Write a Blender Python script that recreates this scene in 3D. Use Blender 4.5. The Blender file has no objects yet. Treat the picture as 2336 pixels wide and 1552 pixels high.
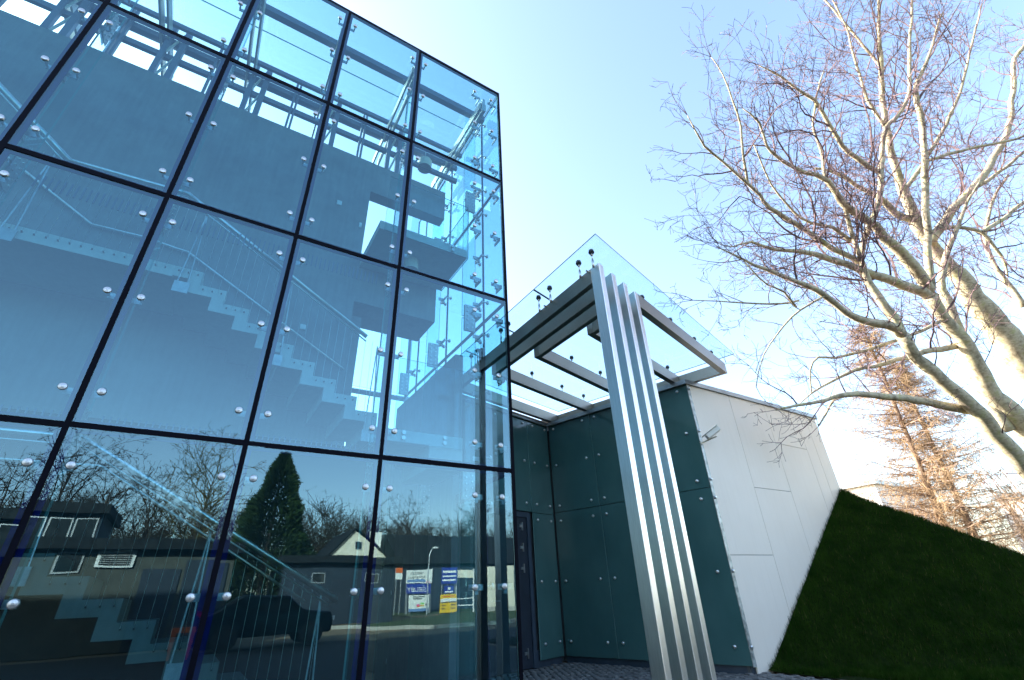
import bpy, math, random
from mathutils import Vector, Matrix, noise

sc = bpy.context.scene
COL = sc.collection
rad = math.radians

# ------------------------------------------------------------------ camera
cam_d = bpy.data.cameras.new('camera')
cam = bpy.data.objects.new('camera', cam_d)
COL.objects.link(cam)
cam_d.sensor_width = 36.0
cam_d.lens = 16.22
cam_d.clip_start = 0.05
cam_d.clip_end = 2000
_R = Vector((0.8484805, -0.5277854, -0.0390312)); _U = Vector((-0.2249183, -0.4263767, 0.8761362)); _F = Vector((0.4790539, 0.7346057, 0.4804808))
cam.matrix_world = Matrix(((_R.x, _U.x, -_F.x, -3.183), (_R.y, _U.y, -_F.y, -4.988), (_R.z, _U.z, -_F.z, 1.162), (0, 0, 0, 1)))
sc.camera = cam

# ------------------------------------------------------------------ light
SUN_EL, SUN_AZ = 27.0, -36.0          # azimuth measured from +Y towards +X
w = bpy.data.worlds.new('World'); sc.world = w
w.use_nodes = True
nt = w.node_tree
bg = nt.nodes['Background']
sky = nt.nodes.new('ShaderNodeTexSky')
sky.sky_type = 'NISHITA'; sky.sun_disc = False
sky.sun_elevation = rad(SUN_EL); sky.sun_rotation = rad(SUN_AZ)
sky.air_density = 1.0; sky.dust_density = 1.7; sky.ozone_density = 1.0; sky.altitude = 100
nt.links.new(sky.outputs[0], bg.inputs[0]); bg.inputs[1].default_value = 0.15
sun_d = bpy.data.lights.new('sun', 'SUN'); sun = bpy.data.objects.new('sun', sun_d); COL.objects.link(sun)
sun_d.energy = 4.0; sun_d.angle = rad(0.53); sun_d.color = (1.0, 0.93, 0.82)
SUN = Vector((math.cos(rad(SUN_EL)) * math.sin(rad(SUN_AZ)), math.cos(rad(SUN_EL)) * math.cos(rad(SUN_AZ)), math.sin(rad(SUN_EL))))
sun.rotation_euler = SUN.to_track_quat('Z', 'Y').to_euler()
sun.location = SUN * 60
sc.view_settings.view_transform = 'Standard'; sc.view_settings.look = 'None'
sc.view_settings.gamma = 1.0; sc.view_settings.use_curve_mapping = False
sc.view_settings.exposure = 2.2
sc.render.engine = 'CYCLES'
cy = sc.cycles
cy.max_bounces = 10; cy.diffuse_bounces = 3; cy.glossy_bounces = 5; cy.transmission_bounces = 6
cy.transparent_max_bounces = 40; cy.caustics_reflective = False; cy.caustics_refractive = False
cy.sample_clamp_indirect = 6.0
cy.use_denoising = True

# ------------------------------------------------------------------ materials
def new_mat(name):
    m = bpy.data.materials.new(name); m.use_nodes = True
    return m, m.node_tree, m.node_tree.nodes['Principled BSDF']
def texco(nt, scale=(1, 1, 1), kind='Object'):
    tc = nt.nodes.new('ShaderNodeTexCoord'); mp = nt.nodes.new('ShaderNodeMapping')
    mp.inputs['Scale'].default_value = scale
    nt.links.new(tc.outputs[kind], mp.inputs[0]); return mp.outputs[0]
def ramp(nt, fac, stops):
    r = nt.nodes.new('ShaderNodeValToRGB')
    while len(r.color_ramp.elements) < len(stops): r.color_ramp.elements.new(0.5)
    for e, (p, c) in zip(r.color_ramp.elements, stops):
        e.position = p; e.color = (*c, 1)
    nt.links.new(fac, r.inputs[0]); return r.outputs[0]
def noi(nt, vec, scale, detail=4, rough=0.55):
    n = nt.nodes.new('ShaderNodeTexNoise'); n.inputs['Scale'].default_value = scale
    n.inputs['Detail'].default_value = detail; n.inputs['Roughness'].default_value = rough
    nt.links.new(vec, n.inputs['Vector']); return n.outputs[0]
def bump(nt, p, h, strength=0.3, dist=0.01):
    b = nt.nodes.new('ShaderNodeBump'); b.inputs['Strength'].default_value = strength; b.inputs['Distance'].default_value = dist
    nt.links.new(h, b.inputs['Height']); nt.links.new(b.outputs[0], p.inputs['Normal'])
def noisy(name, c0, c1, scale=6, stretch=(1, 1, 1), rough=0.7, metal=0.0, bstr=0.2, bdist=0.004, spec=0.5, lo=0.35, hi=0.65, detail=5):
    m, nt, p = new_mat(name)
    v = texco(nt, stretch); n = noi(nt, v, scale, detail)
    nt.links.new(ramp(nt, n, [(lo, c0), (hi, c1)]), p.inputs['Base Color'])
    p.inputs['Roughness'].default_value = rough; p.inputs['Metallic'].default_value = metal
    p.inputs['Specular IOR Level'].default_value = spec
    if bstr: bump(nt, p, n, bstr, bdist)
    return m
def glass(name, tint, refl, r0, rough=0.0, milk=0.0, milk_col=(0.8, 0.9, 0.95), wave=0.0):
    m = bpy.data.materials.new(name); m.use_nodes = True
    nt = m.node_tree; nt.nodes.clear(); N = nt.nodes.new; L = nt.links.new
    out = N('ShaderNodeOutputMaterial'); tr = N('ShaderNodeBsdfTransparent'); gl = N('ShaderNodeBsdfGlossy')
    tr.inputs[0].default_value = (*tint, 1); gl.inputs[0].default_value = (*refl, 1); gl.inputs['Roughness'].default_value = rough
    lw = N('ShaderNodeLayerWeight'); lw.inputs[0].default_value = 0.5
    pw = N('ShaderNodeMath'); pw.operation = 'POWER'; pw.inputs[1].default_value = 5.0; L(lw.outputs['Facing'], pw.inputs[0])
    ma = N('ShaderNodeMath'); ma.operation = 'MULTIPLY_ADD'; ma.inputs[1].default_value = 1 - r0; ma.inputs[2].default_value = r0
    L(pw.outputs[0], ma.inputs[0])
    mx = N('ShaderNodeMixShader'); L(ma.outputs[0], mx.inputs[0]); L(tr.outputs[0], mx.inputs[1]); L(gl.outputs[0], mx.inputs[2])
    last = mx.outputs[0]
    if wave:
        v = texco(nt, (1, 1, 1)); n = noi(nt, v, 1.3, 2)
        b = N('ShaderNodeBump'); b.inputs['Strength'].default_value = wave; b.inputs['Distance'].default_value = 0.02
        L(n, b.inputs['Height']); L(b.outputs[0], gl.inputs['Normal'])
    if milk:
        df = N('ShaderNodeBsdfTranslucent'); df.inputs[0].default_value = (*milk_col, 1)
        v = texco(nt, (1, 1, 1)); n = noi(nt, v, 3.0, 8, 0.75)
        k = N('ShaderNodeMath'); k.operation = 'MULTIPLY'; k.inputs[1].default_value = milk * 2; L(n, k.inputs[0])
        m2 = N('ShaderNodeMixShader'); L(k.outputs[0], m2.inputs[0]); L(last, m2.inputs[1]); L(df.outputs[0], m2.inputs[2]); last = m2.outputs[0]
    L(last, out.inputs[0]); return m
def plain_trans(name, col):
    m = bpy.data.materials.new(name); m.use_nodes = True
    nt = m.node_tree; nt.nodes.clear()
    out = nt.nodes.new('ShaderNodeOutputMaterial'); t = nt.nodes.new('ShaderNodeBsdfTransparent'); t.inputs[0].default_value = (*col, 1)
    nt.links.new(t.outputs[0], out.inputs[0]); return m
def brushed(name, c0, c1, stretch, rough=0.3):
    m, nt, p = new_mat(name)
    v = texco(nt, stretch); n = noi(nt, v, 40, 3)
    nt.links.new(ramp(nt, n, [(0.3, c0), (0.7, c1)]), p.inputs['Base Color'])
    p.inputs['Metallic'].default_value = 1.0
    v2 = texco(nt, (1, 1, 0.35)); n2 = noi(nt, v2, 2.2, 3)
    mr = nt.nodes.new('ShaderNodeMapRange'); mr.inputs['To Min'].default_value = rough - 0.08; mr.inputs['To Max'].default_value = rough + 0.12
    nt.links.new(n2, mr.inputs[0]); nt.links.new(mr.outputs[0], p.inputs['Roughness'])
    bump(nt, p, n, 0.06, 0.001)
    return m

def panel_mat(name, c0, c1, *a, **k):
    m, nt, p = new_mat(name)
    v = texco(nt); n = noi(nt, v, .9, 6, .6); st = noi(nt, texco(nt, (9, 9, .35)), 2.0, 5, .6)
    c = ramp(nt, n, [(0.3, c0), (0.7, c1)])
    mx = nt.nodes.new('ShaderNodeMixRGB'); mx.blend_type = 'MULTIPLY'; mx.inputs[0].default_value = 1.0
    nt.links.new(c, mx.inputs[1]); nt.links.new(ramp(nt, st, [(0.28, (.965, .962, .955)), (0.50, (1, 1, 1))]), mx.inputs[2])
    nt.links.new(mx.outputs[0], p.inputs['Base Color']); p.inputs['Roughness'].default_value = .5
    bump(nt, p, noi(nt, v, 160, 2), .05, .001); return m
M = {}
M['pane'] = glass('facade_glass', (0.44, 0.73, 0.81), (0.60, 0.91, 1.0), 0.145, wave=0.04)
M['pane_side'] = glass('side_glass', (0.58, 0.82, 0.86), (0.6, 0.9, 1.0), 0.09)
M['pane_roof'] = glass('roof_glass', (0.74, 0.84, 0.84), (0.6, 0.9, 1.0), 0.08)
M['pane_clear'] = glass('clear_glass', (0.82, 0.93, 0.94), (0.8, 0.95, 1.0), 0.05)
M['fin_glass'] = glass('fin_glass', (0.74, 0.90, 0.92), (0.7, 0.95, 1.0), 0.06)
M['through'] = plain_trans('glass_back_face', (0.98, 0.995, 0.99))
M['edge'], _n, _p = new_mat('glass_edge')
_p.inputs['Base Color'].default_value = (0.11, 0.27, 0.25, 1); _p.inputs['Roughness'].default_value = 0.25
M['canopy_glass'] = glass('canopy_glass', (0.80, 0.935, 0.96), (0.8, 0.95, 1.0), 0.05, milk=0.10)
M['canopy_edge'], _n, _p = new_mat('canopy_glass_edge')
_p.inputs['Base Color'].default_value = (0.03, 0.09, 0.10, 1); _p.inputs['Roughness'].default_value = 0.2
M['joint'] = noisy('black_silicone', (0.0008, 0.001, 0.004), (0.001, 0.0014, 0.007), 20, rough=0.6, spec=0.08)
M['frame_blue'] = noisy('navy_steel', (0.001, 0.005, 0.075), (0.002, 0.007, 0.11), 8, rough=0.5, spec=0.10)
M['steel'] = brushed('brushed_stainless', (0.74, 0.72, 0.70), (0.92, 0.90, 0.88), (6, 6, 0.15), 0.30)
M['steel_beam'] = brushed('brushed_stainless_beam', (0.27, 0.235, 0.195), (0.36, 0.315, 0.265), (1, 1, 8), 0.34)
M['polished'] = noisy('polished_steel', (0.62, 0.63, 0.62), (0.74, 0.74, 0.72), 30, rough=0.28, metal=1.0, bstr=0)
M['disc'] = noisy('satin_disc', (0.46, 0.47, 0.47), (0.62, 0.62, 0.61), 90, rough=0.35, metal=0.9, bstr=0)
M['bracket'] = noisy('satin_bracket', (0.38, 0.40, 0.42), (0.50, 0.52, 0.53), 20, rough=0.45, metal=0.7, bstr=0)
M['dark_rubber'] = noisy('dark_rubber', (0.012, 0.012, 0.014), (0.03, 0.03, 0.03), 30, rough=0.6)
M['paint_steel'] = noisy('grey_painted_steel', (0.085, 0.105, 0.16), (0.115, 0.14, 0.20), 4, rough=0.45)
M['cream_steel'] = noisy('pale_painted_steel', (0.52, 0.52, 0.46), (0.62, 0.61, 0.54), 4, rough=0.4)
def concrete(name, c0, c1):
    m, nt, p = new_mat(name)
    v = texco(nt); v2 = texco(nt, (6, 6, 0.5))
    a = noi(nt, v, 1.3, 8, 0.65); b = noi(nt, v2, 3.0, 4); c = noi(nt, v, 90, 2)
    mx = nt.nodes.new('ShaderNodeMath'); mx.operation = 'MULTIPLY_ADD'; mx.inputs[1].default_value = 0.35; nt.links.new(b, mx.inputs[0]); nt.links.new(a, mx.inputs[2])
    nt.links.new(ramp(nt, mx.outputs[0], [(0.45, c0), (0.85, c1)]), p.inputs['Base Color'])
    p.inputs['Roughness'].default_value = 0.75; bump(nt, p, c, 0.15, 0.002); return m
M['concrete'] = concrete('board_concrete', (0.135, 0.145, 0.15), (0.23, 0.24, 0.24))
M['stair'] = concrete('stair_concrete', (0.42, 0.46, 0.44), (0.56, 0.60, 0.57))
M['stair_shade'] = concrete('shaded_stair_concrete', (0.085, 0.10, 0.09), (0.14, 0.16, 0.145))  # stair concrete again, dimness of the ground floor put into its colour
M['shade_wall'] = concrete('shaded_concrete', (0.007, 0.009, 0.010), (0.014, 0.016, 0.017))  # concrete darkened so its colour carries the gloom of the ground-floor interior
M['white_panel'] = panel_mat('warm_white_panel', (0.755, 0.668, 0.555), (0.80, 0.715, 0.605), 1.2, rough=0.5, bstr=0.03)
M['cap'] = noisy('zinc_cap', (0.24, 0.26, 0.27), (0.33, 0.35, 0.36), 3, rough=0.38, metal=0.75, bstr=0.04)
M['galv'] = noisy('galvanised_strip', (0.20, 0.22, 0.21), (0.48, 0.50, 0.48), 14, rough=0.4, metal=0.5)
def clad_glass(name):
    m, nt, p = new_mat(name)
    v = texco(nt, (1, 1, 0.6)); n = noi(nt, v, 1.5, 4)
    nt.links.new(ramp(nt, n, [(0.3, (0.042, 0.108, 0.103)), (0.7, (0.064, 0.142, 0.134))]), p.inputs['Base Color'])
    p.inputs['Roughness'].default_value = 0.09; p.inputs['IOR'].default_value = 1.52
    return m
M['clad'] = clad_glass('teal_cladding_glass')
M['clad_edge'], _n, _p = new_mat('cladding_glass_edge'); _p.inputs['Base Color'].default_value = (0.30, 0.52, 0.48, 1); _p.inputs['Roughness'].default_value = 0.3
M['plinth'] = noisy('blue_grey_plinth', (0.030, 0.046, 0.066), (0.042, 0.062, 0.088), 5, rough=0.5)
M['door'] = noisy('slate_blue_door', (0.018, 0.026, 0.038), (0.026, 0.035, 0.050), 4, rough=0.4)
M['core'] = noisy('grey_insulation_wall', (0.07, 0.08, 0.08), (0.10, 0.11, 0.11), 4)
M['cctv'] = noisy('cream_plastic', (0.70, 0.66, 0.56), (0.76, 0.72, 0.62), 8, rough=0.4, bstr=0)
M['lens'] = noisy('black_lens', (0.01, 0.01, 0.012), (0.02, 0.02, 0.02), 8, rough=0.1, bstr=0)
M['lamp'] = noisy('opal_lamp', (0.55, 0.55, 0.46), (0.66, 0.66, 0.56), 8, rough=0.5, bstr=0)
M['lamp_under'] = noisy('frosted_diffuser', (0.22, 0.24, 0.24), (0.28, 0.30, 0.30), 8, rough=0.4, bstr=0)
M['gravel'] = noisy('tan_gravel', (0.12, 0.085, 0.047), (0.25, 0.185, 0.108), 26, rough=0.9, bstr=0.6, bdist=0.02, detail=10, lo=0.3, hi=0.7)
M['ground_shade'] = noisy('shaded_ground', (0.014, 0.013, 0.011), (0.042, 0.038, 0.031), 22, rough=0.9, bstr=0.5, bdist=0.01, detail=9)  # ground colour darkened to hold the building's shade
M['paving'] = noisy('grey_sand_bed', (0.02, 0.019, 0.018), (0.04, 0.038, 0.035), 30, rough=0.9, bstr=0.5, bdist=0.01)
M['cobble'] = noisy('granite_cobble', (0.05, 0.05, 0.05), (0.16, 0.155, 0.145), 9, rough=0.7, bstr=0.5, bdist=0.006, detail=8)
M['kerb'] = noisy('concrete_kerb', (0.32, 0.30, 0.27), (0.45, 0.43, 0.38), 7, rough=0.8)
M['soil'] = noisy('dark_turf_soil', (0.005, 0.012, 0.002), (0.013, 0.024, 0.004), 14, rough=0.95, spec=0.05)
M['blade'] = noisy('grass_blade', (0.007, 0.028, 0.002), (0.026, 0.058, 0.006), 3, rough=0.8, spec=0.04, bstr=0)
M['dry_blade'] = noisy('dry_grass_blade', (0.06, 0.055, 0.02), (0.12, 0.10, 0.04), 3, rough=0.8, spec=0.04, bstr=0)
M['lawn'] = noisy('lawn', (0.025, 0.05, 0.010), (0.06, 0.09, 0.022), 9, rough=0.95, bstr=0.6, bdist=0.03)
def bark(name, c0, c1, moss):
    m, nt, p = new_mat(name)
    v = texco(nt, (1, 1, 0.7)); n = noi(nt, v, 5, 8, 0.65); n2 = noi(nt, texco(nt, (3, 3, 9)), 4, 4)
    c = ramp(nt, n, [(0.30, c0), (0.52, c1), (0.72, moss)])
    mx = nt.nodes.new('ShaderNodeMixRGB'); mx.blend_type = 'MULTIPLY'; mx.inputs[0].default_value = 0.55
    nt.links.new(c, mx.inputs[1]); nt.links.new(ramp(nt, n2, [(0.35, (0.55, 0.5, 0.45)), (0.55, (1, 1, 1))]), mx.inputs[2])
    nt.links.new(mx.outputs[0], p.inputs['Base Color']); p.inputs['Roughness'].default_value = 0.85
    p.inputs['Specular IOR Level'].default_value = 0.2
    bump(nt, p, n, 0.5, 0.02); return m
M['bark'] = bark('smooth_grey_beech_bark', (0.17, 0.14, 0.09), (0.60, 0.53, 0.38), (0.42, 0.42, 0.17))
M['twig'] = noisy('purple_brown_twig', (0.12, 0.080, 0.088), (0.24, 0.165, 0.17), 4, rough=0.8, spec=0.2, bstr=0)
M['bud'] = noisy('brown_bud', (0.07, 0.045, 0.04), (0.13, 0.085, 0.07), 4, rough=0.8, spec=0.1, bstr=0)
M['larch_bark'] = noisy('reddish_larch_bark', (0.15, 0.09, 0.06), (0.42, 0.31, 0.24), 5, rough=0.9)
M['larch'] = noisy('tan_larch_twig', (0.25, 0.165, 0.095), (0.40, 0.28, 0.165), 3, rough=0.9, spec=0.1, bstr=0)
M['brush'] = noisy('dry_brushwood', (0.20, 0.15, 0.10), (0.38, 0.29, 0.19), 2, rough=0.9, spec=0.1, bstr=0)
M['dark_bark'] = noisy('dark_bark', (0.018, 0.014, 0.010), (0.045, 0.034, 0.024), 4, rough=0.9)
M['dark_twig'] = noisy('dark_twig', (0.018, 0.015, 0.011), (0.045, 0.034, 0.024), 3, rough=0.9, spec=0.1, bstr=0)
M['willow_twig'] = noisy('olive_twig', (0.045, 0.04, 0.016), (0.095, 0.08, 0.032), 3, rough=0.9, spec=0.1, bstr=0)
M['needle'] = noisy('dark_needles', (0.012, 0.032, 0.010), (0.035, 0.065, 0.018), 2, rough=0.8, spec=0.2, bstr=0)
M['stucco'] = noisy('grey_green_stucco', (0.050, 0.056, 0.048), (0.075, 0.082, 0.07), 3, rough=0.85)
M['stucco_blue'] = noisy('blue_grey_stucco', (0.012, 0.024, 0.040), (0.020, 0.034, 0.052), 3, rough=0.8)
M['cream_wall'] = noisy('cream_render', (0.66, 0.60, 0.48), (0.74, 0.68, 0.56), 3, rough=0.8)
M['pale_wall'] = noisy('pale_render', (0.72, 0.70, 0.64), (0.80, 0.78, 0.72), 1, rough=0.8)
M['dark_roof'] = noisy('dark_roofing', (0.008, 0.010, 0.012), (0.018, 0.022, 0.024), 5, rough=0.9, spec=0.2)
M['dark_window'] = noisy('dark_window_glass', (0.015, 0.02, 0.022), (0.03, 0.036, 0.04), 3, rough=0.04, bstr=0)
M['white_paint'] = noisy('white_paint', (0.70, 0.71, 0.70), (0.78, 0.79, 0.78), 5, rough=0.5, bstr=0)
def flat(name, c, rough=0.5):
    return noisy(name, tuple(x * 0.93 for x in c), c, 4, rough=rough, bstr=0)
M['sign_blue'] = flat('sign_blue', (0.02, 0.05, 0.32)); M['sign_white'] = flat('sign_white', (0.80, 0.80, 0.76))
M['sign_yellow'] = flat('sign_yellow', (0.78, 0.48, 0.02)); M['sign_steel_blue'] = flat('sign_steel_blue', (0.16, 0.27, 0.50))
M['ink'] = flat('dark_ink', (0.05, 0.05, 0.06)); M['pink'] = flat('pink_print', (0.75, 0.06, 0.30)); M['green_print'] = flat('green_print', (0.22, 0.65, 0.12))
M['orange'] = flat('orange_plastic', (0.75, 0.13, 0.02)); M['red'] = flat('red_plastic', (0.5, 0.02, 0.015), 0.2)
M['car_paint'], _n, _p = new_mat('dark_blue_car_paint')
_p.inputs['Base Color'].default_value = (0.004, 0.008, 0.012, 1); _p.inputs['Roughness'].default_value = 0.35; _p.inputs['Specular IOR Level'].default_value = 0.25
M['tyre'] = flat('tyre_rubber', (0.02, 0.02, 0.02), 0.8)

# ------------------------------------------------------------------ mesh helpers
class MB:
    def __init__(s): s.v = []; s.f = []; s.m = []
    def add(s, vs, fs, mi=0):
        o = len(s.v); s.v += [tuple(p) for p in vs]; s.f += [tuple(i + o for i in f) for f in fs]
        s.m += (mi if isinstance(mi, list) else [mi] * len(fs)); return s
    def hexa(s, p, mi=0):      # p: 4 bottom ccw, 4 top ccw
        return s.add(p, [(3, 2, 1, 0), (4, 5, 6, 7), (0, 1, 5, 4), (1, 2, 6, 5), (2, 3, 7, 6), (3, 0, 4, 7)], mi)
    def box(s, x0, x1, y0, y1, z0, z1, mi=0):
        return s.hexa([(x0, y0, z0), (x1, y0, z0), (x1, y1, z0), (x0, y1, z0), (x0, y0, z1), (x1, y0, z1), (x1, y1, z1), (x0, y1, z1)], mi)
    def obox(s, o, ax, ay, az, mi=0):   # origin corner and three edge vectors
        o, ax, ay, az = Vector(o), Vector(ax), Vector(ay), Vector(az)
        return s.hexa([o, o + ax, o + ax + ay, o + ay, o + az, o + ax + az, o + ax + ay + az, o + ay + az], mi)
    def prism(s, poly, axis, mi=0):     # planar polygon (ccw seen from the +axis side) extruded along axis
        a = Vector(axis); n = len(poly); p = [Vector(q) for q in poly]
        fs = [tuple(range(n))[::-1], tuple(range(n, 2 * n))] + [(i, (i + 1) % n, (i + 1) % n + n, i + n) for i in range(n)]
        return s.add(p + [q + a for q in p], fs, mi)
    def tube(s, pts, rs, n=6, mi=0, caps=True):
        pts = [Vector(p) for p in pts]; k = len(pts)
        if not isinstance(rs, (list, tuple)): rs = [rs] * k
        t = (pts[1] - pts[0]).normalized()
        a = t.orthogonal().normalized()
        vs = []
        for i, p in enumerate(pts):
            if i == 0: d = pts[1] - pts[0]
            elif i == k - 1: d = pts[-1] - pts[-2]
            else: d = pts[i + 1] - pts[i - 1]
            d.normalize(); a = (a - d * a.dot(d))
            a = a.normalized() if a.length > 1e-6 else d.orthogonal().normalized()
            b = d.cross(a)
            for j in range(n):
                q = 2 * math.pi * j / n
                vs.append(p + (a * math.cos(q) + b * math.sin(q)) * rs[i])
        fs = []
        for i in range(k - 1):
            for j in range(n):
                j2 = (j + 1) % n
                fs.append((i * n + j, i * n + j2, (i + 1) * n + j2, (i + 1) * n + j))
        if caps:
            fs.append(tuple(range(n))[::-1]); fs.append(tuple(range((k - 1) * n, k * n)))
        return s.add(vs, fs, mi)
    def mesh(s, name, mats, smooth=False):
        me = bpy.data.meshes.new(name); me.from_pydata(s.v, [], s.f)
        for m in (mats if isinstance(mats, (list, tuple)) else [mats]): me.materials.append(m)
        if len(set(s.m)) > 1 or (s.m and s.m[0]): me.polygons.foreach_set('material_index', s.m)
        if smooth: me.polygons.foreach_set('use_smooth', [True] * len(me.polygons))
        me.update(); return me
    def obj(s, name, mats, parent=None, smooth=False, bevel=0.0):
        return link(name, s.mesh(name, mats, smooth), parent, bevel)
def link(name, me, parent=None, bevel=0.0, loc=None, rot=None):
    o = bpy.data.objects.new(name, me); COL.objects.link(o)
    if parent is not None:
        o.parent = parent
        if parent.parent is None: o.matrix_parent_inverse = Matrix.Translation(-Vector(parent.location))
    if loc is not None: o.location = loc
    if rot is not None: o.rotation_euler = rot
    if bevel:
        b = o.modifiers.new('edge', 'BEVEL'); b.width = bevel; b.segments = 2; b.limit_method = 'ANGLE'
    return o
def tag(o, label=None, cat=None, group=None, kind=None):
    if label: o['label'] = label
    if cat: o['category'] = cat
    if group: o['group'] = group
    if kind: o['kind'] = kind
    return o
def thing(name, loc, label, cat, group=None):
    o = bpy.data.objects.new(name, None); COL.objects.link(o); o.location = loc; o.empty_display_size = 0.2
    return tag(o, label, cat, group)
def pane_box(mb, x0, x1, y0, y1, z0, z1, normal):   # glass on the outer face, clear back face, green edges
    mb.box(x0, x1, y0, y1, z0, z1)
    order = ['-z', '+z', '-y', '+x', '+y', '-x']
    opp = normal.replace('-', '#').replace('+', '-').replace('#', '+')
    mb.m[-6:] = [0 if k == normal else 1 if k == opp else 2 for k in order]
    return mb

# ================================================================== SETTING
random.seed(7)
g = MB(); S = 420
g.add([(-S, -S, -0.02), (S, -S, -0.02), (S, S, -0.02), (-S, S, -0.02)], [(0, 1, 2, 3)])
tag(g.obj('ground', M['gravel']), kind='structure')
lw = MB()      # grass island and far lawn on the other side of the yard
def patch(mb, pts, z):
    n = len(pts); mb.add([(x, y, z) for x, y in pts], [tuple(range(n))])
patch(lw, [(14.0, -31.0), (3.2, -20.9), (6.2, -16.2), (9.5, -15.9), (13.0, -18.5), (21, -24), (21, -31)][::-1], 0.06)
tag(lw.obj('lawn', M['lawn']), kind='structure')
lf = MB(); patch(lf, [(-60, -120), (70, -120), (70, -43), (30, -36), (-60, -24)], 0.0)
tag(lf.obj('field', M['lawn']), kind='structure')
ke = MB(); kp = [(3.2, -20.9), (6.2, -16.2), (9.5, -15.9), (13.0, -18.5), (21, -24)]
for (a, b) in zip(kp[:-1], kp[1:]):
    d = (Vector((*b, 0)) - Vector((*a, 0))); n = Vector((-d.y, d.x, 0)).normalized()
    ke.obox((a[0], a[1], -0.03), d, n * 0.14, (0, 0, 0.15))
tag(ke.obj('kerb', M['kerb']), kind='structure')

yd = MB(); patch(yd, [(-40, -13.2), (30, -13.2), (30, -9.1), (12.5, -9.1), (4.0, -9.1), (4.0, -3.22), (-40, -3.22)][::1], -0.014)  # dark sheet where the building shades the yard, shade put into its colour
tag(yd.obj('yard_shade', M['ground_shade']), kind='structure')
# entrance court: bedding plus cobbles
pv = MB(); patch(pv, [(0.06, -3.2), (4.3, -3.2), (4.05, 0.08), (3.15, 3.30), (0.06, 2.45)], -0.012)
pav = tag(pv.obj('paving', M['paving']), kind='structure')
def cobble_mesh(mb, x, y, a, sx, sy, h):
    c, s_ = math.cos(a), math.sin(a)
    P = lambda u, v, z: (x + u * c - v * s_, y + u * s_ + v * c, z)
    jit = lambda: random.uniform(0.86, 1.0)
    b = [P(-sx, -sy, -0.02), P(sx, -sy, -0.02), P(sx, sy, -0.02), P(-sx, sy, -0.02)]
    m_ = [P(-sx * jit(), -sy * jit(), h * .7), P(sx * jit(), -sy * jit(), h * .7), P(sx * jit(), sy * jit(), h * .7), P(-sx * jit(), sy * jit(), h * .7)]
    t = [P(-sx * .68, -sy * .68, h), P(sx * .68, -sy * .68, h), P(sx * .68, sy * .68, h), P(-sx * .68, sy * .68, h)]
    mb.add(b + m_ + t, [(0, 1, 5, 4), (1, 2, 6, 5), (2, 3, 7, 6), (3, 0, 4, 7), (4, 5, 9, 8), (5, 6, 10, 9), (6, 7, 11, 10), (7, 4, 8, 11), (8, 9, 10, 11)])
proto = []
for i in range(7):
    mb = MB(); cobble_mesh(mb, 0, 0, 0, random.uniform(.044, .051), random.uniform(.042, .05), random.uniform(.010, .026))
    proto.append(mb.mesh('cobble', M['cobble']))
spots = []
for j in range(-30, 34):
    for i in range(0, 42):
        x = 0.12 + i * 0.107 + (j % 2) * 0.05; y = j * 0.104
        if x > 4.2 or y > 2.42 + 0.268 * x or (y > 0 and x > 4.0 - 0.278 * y - 0.05): continue
        spots.append((x, y))
spots.sort(key=lambda p: -(1 if (p[0] * 0.74 + p[1] > 2.75 and p[1] > 0.2) else 0) * 100 - p[1])
rest = MB()
for k, (x, y) in enumerate(spots):
    x += random.uniform(-.006, .006); y += random.uniform(-.006, .006); a = random.uniform(-.12, .12)
    if k < 300:
        link('cobble', random.choice(proto), pav, loc=(x, y, 0), rot=(random.uniform(-.05, .05), random.uniform(-.05, .05), a))
    else:
        cobble_mesh(rest, x, y, a, .048, .047, random.uniform(.01, .026))
tag(rest.obj('cobbles', M['cobble'], pav), kind='stuff')

# grass bank against the side of the annex
def bank_z(x, y):
    z = 0.69 * (min(x, 8.5) - 4.42) + 0.62 * min(y, 0.2) + 0.03 * noise.noise(Vector((x * 1.3, y * 1.3, 0)))
    if x > 8.5: z -= (x - 8.5) * 0.35
    if y < -.2: z += .03 * noise.noise(Vector((x * 4, y * 4, 3)))
    return z if z > .05 else max(.05 - (.05 - z) * .3, .012)
bk = MB(); nx, ny = 60, 46
X0, X1, Y0, Y1 = 4.32, 12.5, -9.0, 0.055
for j in range(ny + 1):
    for i in range(nx + 1):
        x = X0 + (X1 - X0) * i / nx; y = Y0 + (Y1 - Y0) * j / ny
        bk.v.append((x, y, bank_z(x, y)))
for j in range(ny):
    for i in range(nx):
        a = j * (nx + 1) + i; bk.f.append((a, a + 1, a + nx + 2, a + nx + 1)); bk.m.append(0)
tag(bk.obj('grass_bank', M['soil'], smooth=True), kind='structure')
gr = MB(); rg = random.Random(3)
for _ in range(150000):
    x = rg.uniform(4.1, 9.3); y = rg.uniform(-5.0, 0.05)
    z = bank_z(x, y)
    if x < 4.34 or (x < 4.6 and y < -.9) or (x < 5.0 and y < -3.2): continue
    h = rg.uniform(.035, .085); a = rg.uniform(0, 6.283); wd = rg.uniform(.0025, .0045)
    dx, dy = math.cos(a) * wd, math.sin(a) * wd
    lx, ly = rg.gauss(-.012, .024), rg.gauss(-.006, .024); h *= 1.5 if y > -.12 or rg.random() < .04 else 1
    o = len(gr.v)
    gr.v += [(x - dx, y - dy, z - .005), (x + dx, y + dy, z - .005), (x + lx, y + ly, z + h)]
    gr.f.append((o, o + 1, o + 2)); gr.m.append(1 if rg.random() < .015 + .05 * max(0, noise.noise(Vector((x * 1.1, y * 1.1, 8)))) else 0)
tag(gr.obj('grass', [M['blade'], M['dry_blade']]), kind='stuff')

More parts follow.
